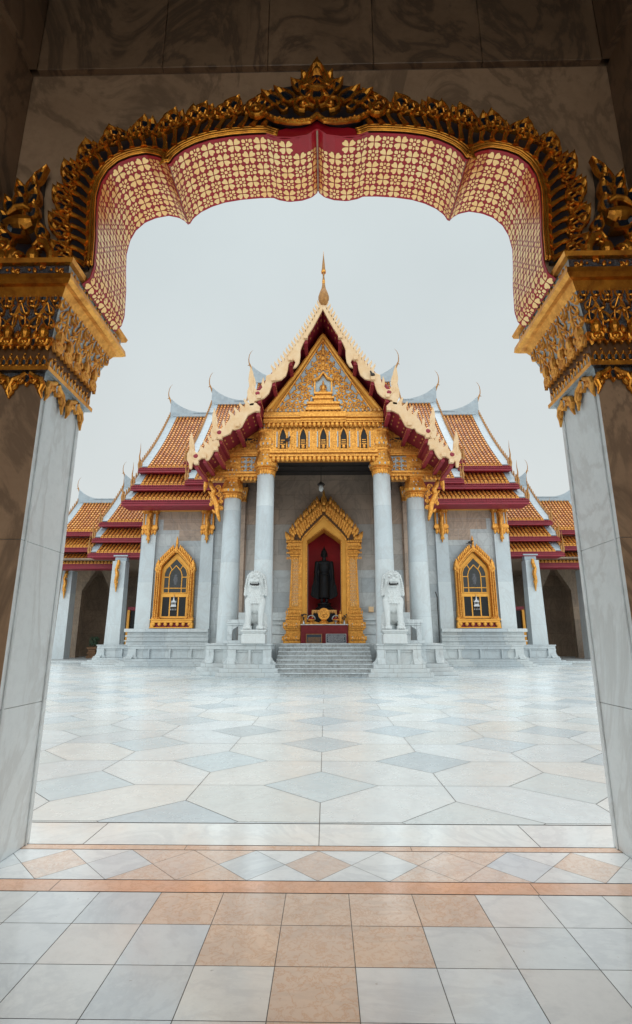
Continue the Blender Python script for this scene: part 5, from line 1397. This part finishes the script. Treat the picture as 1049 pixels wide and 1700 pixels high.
# legs under robe, torso, shoulders
capsule(g,(.13,c,b0+.10),(.14,c,b0+.5),.085,.10); capsule(g,(-.13,c,b0+.10),(-.14,c,b0+.5),.085,.10)
E(.13,-.12,.05,.09,.17,.05); E(-.13,-.12,.05,.09,.17,.05)
g.lathe([(.30,.26),(.31,.5),(.30,1.0),(.29,1.4),(.28,1.62)],(0,c,b0),20)
g.ell((0,c,b0+1.55),(.30,.19,.30),16); g.ell((0,c,b0+1.95),(.33,.19,.36),16); g.ell((0,c,b0+2.18),(.40,.16,.16),16)
capsule(g,(0,c,b0+2.2),(0,c-.01,b0+2.48),.12,.11)
for s in (1,-1):
    capsule(g,(s*.40,c,b0+2.18),(s*.46,c,b0+1.66),.115,.10); capsule(g,(s*.46,c,b0+1.66),(s*.44,c-.10,b0+1.25),.09,.06)
    E(s*.44,-.12,1.14,.05,.04,.10,8)
    for k in range(4): g.tube([(s*(.405+.022*k),c-.13,b0+1.08),(s*(.40+.024*k),c-.15,b0+1.0),(s*(.40+.024*k),c-.15,b0+.93-.0*k)],[.014,.013,.009],6)
    g.tube([(s*.40,c-.14,b0+1.15),(s*.36,c-.17,b0+1.08),(s*.36,c-.18,b0+1.02)],[.016,.014,.01],6)
    # robe wings hanging from the arms
    g.s = s
    g.prism([(.26,1.95+b0),(.50,1.9+b0),(.56,1.5+b0),(.60,1.1+b0),(.68,.72+b0),(.74,.46+b0),(.66,.34+b0),(.48,.26+b0),(.34,.20+b0),(.26,.22+b0)], c-.03, c+.09)
    for k in range(5): g.tube([(.30+.07*k, c-.035, b0+1.5-.1*k),(.34+.08*k,c-.04,b0+.9),(.36+.085*k,c-.03,b0+.32+.02*k)],[.012,.018,.022],6)
    g.s = 1
for x in (-.07,0,.07): g.tube([(x*.9,c-.29,b0+1.5),(x,c-.31,b0+.9),(x,c-.31,b0+.3)],[.012,.015,.018],6)
g.tube([(-.28,c-.20,b0+1.52),(0,c-.30,b0+1.48),(.28,c-.20,b0+1.52)],[.03,.035,.03],8)
# head
g.ell((0,c-.02,b0+2.66),(.155,.165,.20),18); g.ell((0,c+.01,b0+2.78),(.165,.17,.14),16); g.lathe([(.10,2.86),(.085,2.94),(.05,3.0),(.035,3.06),(.004,3.16)],(0,c,b0),12)
g.tube([(0,c-.17,b0+2.72),(0,c-.205,b0+2.64)],[.014,.03],6); g.ell((0,c-.17,b0+2.565),(.055,.02,.018),8)
for s in (1,-1): g.tube([(s*.16,c,b0+2.72),(s*.175,c,b0+2.6),(s*.165,c,b0+2.48)],[.03,.028,.02],8); g.tube([(s*.02,c-.165,b0+2.72),(s*.07,c-.17,b0+2.745),(s*.12,c-.14,b0+2.72)],[.01,.012,.008],6); g.ell((s*.065,c-.155,b0+2.695),(.035,.02,.014),8)
bd = g.build('body', M_bronze, fig); remesh(bd, .016, 2)
g = MB(); g.lathe([(.50,3.0),(.52,3.05),(.44,3.12),(.36,3.2),(.33,3.24),(.37,3.28),(.34,3.36)],(0,28.35,0),24); g.lathe([(.28,2.9),(.4,2.95),(.5,3.0)],(0,28.35,0),24)
g.build('lotus_base', M_bronze, fig)
g = MB(); g.box(-.62,.62,27.9,28.9,2.13,2.90); g.m = 1; g.box(-.66,.66,27.86,28.9,2.90,2.97); g.box(-.66,-.58,27.85,27.899,2.13,2.9); g.box(.58,.66,27.85,27.899,2.13,2.9)
for k in range(12): g.leaf((-.6+1.2*(k+.5)/12,27.86,2.90),(0,0,-1),NF,.09,.12,.6,base=.01)
g.build('statue_table', [M_bronze, M_gold2], fig)

# altar in front of the niche
al = empty('altar', (0, 27.15, 1.27), 'altar block covered in crimson cloth with white top below the niche', 'altar')
g = MB(); g.box(-1.19,1.19,26.9,27.44,1.272,2.16); g.build('cloth', M_cloth, al, bevel=.015)
g = MB(); g.box(-1.21,1.21,26.86,27.44,2.162,2.20); g.build('top', M_white, al, bevel=.005)
def lines(g, x0, x1, y, z0, z1, n, seed):
    r = random.Random(seed)
    for k in range(n):
        z = z1-(k+.5)*(z1-z0)/n; x = x0+r.uniform(0,.04)
        while x < x1-.03:
            w = r.uniform(.015,.06); g.box(x, min(x+w,x1), y-.002, y, z-.010, z+.010); x += w+.012
for (x0,x1,nm,lb) in ((-.92,-.12,'smaller','smaller dark plaque with a frame, leaning on the crimson altar cloth, left one'),(.08,1.10,'wider','wider dark blue plaque leaning on the crimson altar cloth, right one')):
    pq = MB(); pq.box(x0,x1,26.82,26.86,1.272,1.72); o = pq.build('plaque', M_plaque); tag(o, lb, 'plaque', 'plaques leaning on the altar')
    pq = MB(); 
    for a in ((x0,x1,1.70,1.722),(x0,x1,1.272,1.30),(x0,x0+.025,1.30,1.70),(x1-.025,x1,1.30,1.70)): pq.box(a[0],a[1],26.812,26.819,a[2],a[3])
    pq.build('frame', M_silver if x0 > 0 else M_gilt3, o)
    pq = MB(); lines(pq, x0+.07, x1-.07, 26.819, 1.33, 1.66 if x0>0 else 1.56, 7 if x0>0 else 6, 4); pq.build('inscription', M_silver if x0>0 else M_gilt3, o)
# dharma wheel
w = empty('wheel_ornament', (0, 27.1, 2.2), 'golden spoked wheel on a stand at the centre of the altar', 'wheel')
g = MB(); cz = 2.72
def ringy(g, r0, r1, y0, y1, cx, cz, n=32):
    for k in range(n):
        a, b = 2*PI*k/n, 2*PI*(k+1)/n
        P = [(cx+r*math.cos(t), cz+r*math.sin(t)) for r, t in ((r0,a),(r1,a),(r1,b),(r0,b))]; g.prism(P, y0, y1)
ringy(g, .20, .30, 27.02, 27.10, -.02, cz); g.build('rim', M_gold, w)
g = MB()
for k in range(12):
    a = 2*PI*k/12; d = (math.cos(a), math.sin(a)); q = (-d[1]*.022, d[0]*.022); q2 = (q[0]*1.8, q[1]*1.8)
    g.prism([(-.02+d[0]*.07-q[0],cz+d[1]*.07-q[1]),(-.02+d[0]*.21-q2[0],cz+d[1]*.21-q2[1]),(-.02+d[0]*.21+q2[0],cz+d[1]*.21+q2[1]),(-.02+d[0]*.07+q[0],cz+d[1]*.07+q[1])],27.04,27.08)
g.lathe([(.0,0),(.08,0)],(0,0,-50),4); g.dome((-.02,27.06,cz),NF,.085,.06,14); g.build('spokes', M_gold, w)
g = MB(); g.lathe([(.26,2.2),(.26,2.26),(.2,2.28),(.22,2.34),(.13,2.38),(.17,2.44)],(-.02,27.08,0),14); g.build('stand', M_gold, w)
def bowl(x, col, lab, nm, prof, m, cat, grp=None, extra=None):
    o = empty(nm, (x,27.1,2.2), lab, cat, grp); g = MB(); g.lathe(prof,(x,27.1,0),14); g.build('bowl' if 'pedestal' in nm or 'tray' in nm else 'vessel', m, o)
    if extra: extra(o, x)
def garland(o, x):
    g = MB()
    rn = random.Random(int(x*10)+5)
    for k in range(26):
        a = PI*k/25; g.ell((x+.19*math.cos(a),27.1+rn.uniform(-.03,.03),2.46+.19*math.sin(a)),(.03,.03,.03),6)
    g.build('garland', M_silver, o); g = MB()
    for k in range(10): g.ell((x+rn.uniform(-.09,.09),27.08+rn.uniform(-.05,.05),2.46+rn.uniform(0,.06)),(.04,.04,.03),6)
    g.build('flowers', M_flowerred, o)
def vase_fl(o, x):
    g = MB(); rn = random.Random(int(x*10)+50)
    for k in range(9):
        e = (x+rn.uniform(-.14,.14),27.1+rn.uniform(-.06,.06),2.5+rn.uniform(0,.22)); g.tube([(x,27.1,2.36),e],.006,4); g.ell(e,(.04,.03,.035),6)
    g.build('flowers', M_darkback, o)
PED = [(.13,2.2),(.12,2.24),(.05,2.27),(.05,2.32),(.12,2.36),(.19,2.42),(.2,2.46),(.1,2.45)]
bowl(-.66,0,'gold offering tray with garland left of the wheel on the altar','offering_tray',PED,M_gold,'tray','offering trays on the altar',garland)
bowl(.60,0,'gold offering tray with garland right of the wheel on the altar','offering_tray',PED,M_gold,'tray','offering trays on the altar',garland)
VP = [(.05,2.2),(.06,2.24),(.045,2.3),(.05,2.34),(.03,2.38),(.04,2.4)]
bowl(-1.05,0,'small silver vase of dark flowers at the left end of the altar','vase',VP,M_silver,'vase','silver vases on the altar',vase_fl)
bowl(1.02,0,'small silver vase of dark flowers at the right end of the altar','vase',VP,M_silver,'vase','silver vases on the altar',vase_fl)
bowl(.58,0,'x','silver_cup',[(.08,2.2),(.02,2.23),(.02,2.3),(.09,2.36),(.1,2.38)],M_silver,'cup')
o = [x for x in scene.objects if x.name.startswith('silver_cup')][0]; o['label'] = 'little silver footed cup on the altar between wheel and small golden figure'; 
for ch in o.children: 
    ch.matrix_parent_inverse = Matrix.Translation(-V(o.location)); 
    for v in ch.data.vertices: v.co.y -= .18
fg = empty('golden_figurine', (.80,27.05,2.2), 'small golden standing figurine right of the wheel on the altar', 'figurine')
g = MB(); g.smooth = True; x = .82
g.lathe([(.10,2.2),(.10,2.24),(.06,2.26)],(x,27.05,0),12); g.lathe([(.06,2.26),(.07,2.4),(.055,2.55),(.075,2.66),(.07,2.72),(.025,2.75)],(x,27.05,0),12); g.ell((x,27.05,2.80),(.042,.045,.055),10); g.lathe([(.03,2.84),(.012,2.88),(.003,2.94)],(x,27.05,0),8)
for s in (1,-1): g.tube([(x+s*.075,27.05,2.70),(x+s*.09,27.05,2.55),(x+s*.06,27.0,2.47)],[.022,.02,.014],6)
g.build('body', M_gold, fg)
g = MB(); g.prism([(-.95,2.2),(.95,2.2),(.95,2.28),(.5,2.36),(.3,2.3),(-.3,2.3),(-.5,2.36),(-.95,2.30)],27.25,27.42); tag(g.build('gilt_stand', M_goldpaint), 'low gilded stand running along the back of the altar top', 'stand')

# portico lantern, wall box
ln = empty('portico_lantern', (-.14,26,9.9), 'small dark lantern with white globe hanging on a cord inside the portico', 'lantern')
g = MB(); g.tube([(-.14,26,10.5),(-.14,26,9.50)],.02,6); g.lathe([(.02,9.50),(.06,9.46),(.19,9.36),(.20,9.30),(.06,9.29)],(-.14,26,0),12); g.build('lantern_cap', M_dark, ln)
g = MB(); g.smooth = True; g.lathe([(.04,8.95),(.10,9.02),(.12,9.14),(.10,9.26),(.06,9.29)],(-.14,26,0),12); g.build('globe', M_white, ln)
g = MB(); g.box(2.32,2.58,27.5,27.73,2.86,3.12); g.box(2.36,2.54,27.73,27.75,2.9,3.08); g.box(2.30,2.60,27.48,27.73,2.84,2.859)
tag(g.build('wall_box', M_cream, bevel=.01), 'small beige box standing on the marble ledge right of the portal', 'box')
# conduit on the right of the right-hand wing
g = MB(); g.tube([(6.55,30.9,4.2),(6.62,30.85,3.9),(6.62,30.8,1.3)],.03,6); tag(g.build('drain_pipe', M_dark), 'thin dark pipe running down the wall right of the right-hand columns', 'pipe')

# things in the right cloister
ch = empty('chair', (20.3,38.6,.14), 'black office-style chair with silver legs in the right cloister', 'chair')
g = MB(); g.box(20.0,20.55,38.35,38.85,.62,.70); g.build('seat', M_dark, ch, bevel=.02)
g = MB(); g.box(20.02,20.53,38.32,38.38,.85,1.42); g.build('backrest', M_black, ch, bevel=.02)
for (x,y) in ((20.0,38.3),(20.55,38.3),(20.02,38.85),(20.53,38.85)):
    g = MB(); g.tube([(x,y,.14),(x,y,.64)] + ([(x,y-.0,1.40)] if y < 38.5 else []),.02,6); g.build('leg', M_silver, ch)
dk = empty('desk', (21.2,39.3,.14), 'light wooden desk behind the black chair in the right cloister', 'desk')
g = MB(); g.box(20.7,21.9,39.0,39.6,.98,1.03); g.build('tabletop', M_desk, dk, bevel=.01)
g = MB(); g.box(20.75,21.25,39.05,39.55,.14,.979); g.box(20.8,21.2,39.03,39.049,.6,.9); g.build('drawers', M_desk, dk)
g = MB(); g.box(21.8,21.85,39.05,39.55,.14,.979); g.build('leg', M_desk, dk)
cb = empty('cabinet', (19.7,39.4,.14), 'low tan wooden cabinet left of the black chair in the right cloister', 'cabinet')
g = MB(); g.box(19.35,19.95,39.2,39.7,.14,.95); g.build('body', M_desk, cb, bevel=.01)
g = MB(); g.box(19.38,19.92,39.18,39.199,.2,.9); g.build('door', M_wood, cb)
fp = empty('flower_vase', (19.6,39.4,.95), 'dark vase holding bright red flowers on the tan cabinet in the right cloister', 'flowers')
g = MB(); g.lathe([(.10,.952),(.14,1.1),(.08,1.3),(.1,1.35)],(19.6,39.4,0),12); g.build('vase', M_dark, fp)
g = MB(); rn = random.Random(9)
for k in range(26):
    e = (19.6+rn.uniform(-.32,.32),39.4+rn.uniform(-.2,.2),1.75+rn.uniform(-.3,.35))
    for q in range(5): a = 2*PI*q/5; g.ell((e[0]+.05*math.cos(a),e[1],e[2]+.05*math.sin(a)),(.05,.03,.05),6)
g.build('petals', M_flowerred, fp)
g = MB()
for k in range(12): g.tube([(19.6,39.4,1.3),(19.6+rn.uniform(-.3,.3),39.4+rn.uniform(-.2,.2),1.7)],.012,4)
g.build('stems', M_green, fp)
tr = empty('planter', (-18.6,39.6,.14), 'brown carved wooden planter with a dark bush in the left cloister', 'planter')
g = MB(); 
for a,b,wd in ((.14,.3,.36),(.3,.45,.28),(.45,.6,.34),(.6,.8,.28),(.8,.95,.38)): g.box(-17.3-wd,-17.3+wd,39.8-wd,39.8+wd,a+.001,b-.001)
g.build('base', M_wood, tr, bevel=.02); tr.location = (-17.3,39.8,.14)
for c_ in tr.children: c_.matrix_parent_inverse = Matrix.Translation(-V(tr.location))
g = MB()
for k in range(160):
    th = rn.uniform(0,2*PI); r = rn.uniform(.1,.35); z = 1.0+rn.uniform(0,.6); g.leaf((-17.3+r*math.cos(th),39.8+r*math.sin(th),z),(math.cos(th),math.sin(th)*.2,1),(math.cos(th),math.sin(th)-.5,.3),.07,.16,.2)
g.build('foliage', M_green, tr)

# pigeons
def pigeon(x, y, z, ang, lab):
    p = empty('pigeon', (x,y,z), lab, 'bird', 'dark pigeons perched on the temple', local=True); p.rotation_euler = (0,0,ang)
    g = MB(); g.ell((0,0,.12),(.075,.14,.08),12,rotx(.35)); g.ell((0,-.13,.22),(.042,.048,.045),10); g.tube([(0,-.08,.15),(0,-.12,.2)],[.055,.04],8)
    g.tube([(0,.10,.10),(0,.22,.06),(0,.27,.05)],[.05,.04,.03],8,.5); g.tube([(0,-.17,.22),(0,-.205,.21)],[.012,.003],5); b = g.build('body', M_dark, p); remesh(b,.012,1)
    g = MB()
    for s in (1,-1): g.tube([(s*.03,0,.07),(s*.03,-.01,0.0)],.007,5)
    g.build('legs', M_maroon, p)
pigeon(-1.62,21.98,10.11,.9,'dark pigeon on the ledge of the leftmost gable niches')
pigeon(2.20,20.86,12.72,-.8,'dark pigeon perched on the right-hand bargeboard of the gable')
pigeon(8.75,30.7,6.98,1.2,'dark pigeon perched on top of the right gilded window arch')

# ---------------------------------------------------------------- light, sky, camera
w = bpy.data.worlds.new('World'); scene.world = w; w.use_nodes = True
nt = w.node_tree; bg = nt.nodes['Background']
sky = nt.nodes.new('ShaderNodeTexSky'); sky.sky_type = 'NISHITA'; sky.sun_disc = False
EL, AZ = math.radians(74), math.radians(8)
sky.sun_elevation = EL; sky.sun_rotation = AZ; sky.dust_density = 6; sky.air_density = 1.5
tcn = nt.nodes.new('ShaderNodeTexCoord'); sp = nt.nodes.new('ShaderNodeSeparateXYZ'); nt.links.new(tcn.outputs['Generated'], sp.inputs[0])
rp = nt.nodes.new('ShaderNodeValToRGB'); nt.links.new(sp.outputs[2], rp.inputs[0])
rp.color_ramp.elements[0].position = .0; rp.color_ramp.elements[0].color = (.68,.71,.70,1)
rp.color_ramp.elements[1].position = .8; rp.color_ramp.elements[1].color = (.52,.60,.61,1)
e = rp.color_ramp.elements.new(.42); e.color = (.61,.655,.65,1)
cn = nt.nodes.new('ShaderNodeTexNoise'); cn.inputs['Scale'].default_value = 2.2; cn.inputs['Detail'].default_value = 5; nt.links.new(tcn.outputs['Generated'], cn.inputs['Vector'])
cm = nt.nodes.new('ShaderNodeMapRange'); nt.links.new(cn.outputs['Fac'], cm.inputs[0]); cm.inputs[1].default_value = .3; cm.inputs[2].default_value = .7; cm.inputs[3].default_value = 5.65; cm.inputs[4].default_value = 6.2
sc_ = nt.nodes.new('ShaderNodeVectorMath'); sc_.operation = 'SCALE'; nt.links.new(cm.outputs[0], sc_.inputs[3]); nt.links.new(rp.outputs[0], sc_.inputs[0])
mx = nt.nodes.new('ShaderNodeMix'); mx.data_type = 'RGBA'; mx.inputs[0].default_value = .93
nt.links.new(sky.outputs[0], mx.inputs[6]); nt.links.new(sc_.outputs[0], mx.inputs[7])
# the half of the overcast behind the camera is the brighter one
mr = nt.nodes.new('ShaderNodeMapRange'); nt.links.new(sp.outputs[1], mr.inputs[0]); mr.interpolation_type = 'SMOOTHSTEP'
mr.inputs[1].default_value = .15; mr.inputs[2].default_value = -.85; mr.inputs[3].default_value = 1.0; mr.inputs[4].default_value = 2.3
s2 = nt.nodes.new('ShaderNodeVectorMath'); s2.operation = 'SCALE'; nt.links.new(mx.outputs[2], s2.inputs[0]); nt.links.new(mr.outputs[0], s2.inputs[3])
nt.links.new(s2.outputs[0], bg.inputs[0]); bg.inputs[1].default_value = .10
sd = bpy.data.lights.new('sun', 'SUN'); sd.energy = 1.25; sd.angle = math.radians(28); sd.color = (1,.97,.93)
so = bpy.data.objects.new('sun', sd); COL.objects.link(so)
# sun behind the camera, a little to the left
dirv = V((math.sin(AZ)*math.cos(EL), math.cos(AZ)*math.cos(EL), math.sin(EL)))
so.rotation_euler = dirv.to_track_quat('Z', 'Y').to_euler()
cam = bpy.data.cameras.new('camera'); co = bpy.data.objects.new('camera', cam); COL.objects.link(co); scene.camera = co
F = 860/1049; cam.sensor_fit = 'HORIZONTAL'; cam.sensor_width = 36; cam.lens = 36*F
p = math.atan(215/860); yaw = math.atan(15.5/886)
co.location = (.05, 0, 1.35); co.rotation_euler = (PI/2+p, 0, yaw)
cam.clip_end = 3000; cam.clip_start = .05
scene.render.engine = 'CYCLES'; scene.cycles.use_denoising = True; scene.cycles.max_bounces = 8; scene.cycles.diffuse_bounces = 5
scene.cycles.caustics_reflective = False; scene.cycles.sample_clamp_indirect = 8
scene.view_settings.view_transform = 'Standard'; scene.view_settings.look = 'None'; scene.view_settings.exposure = 0.85
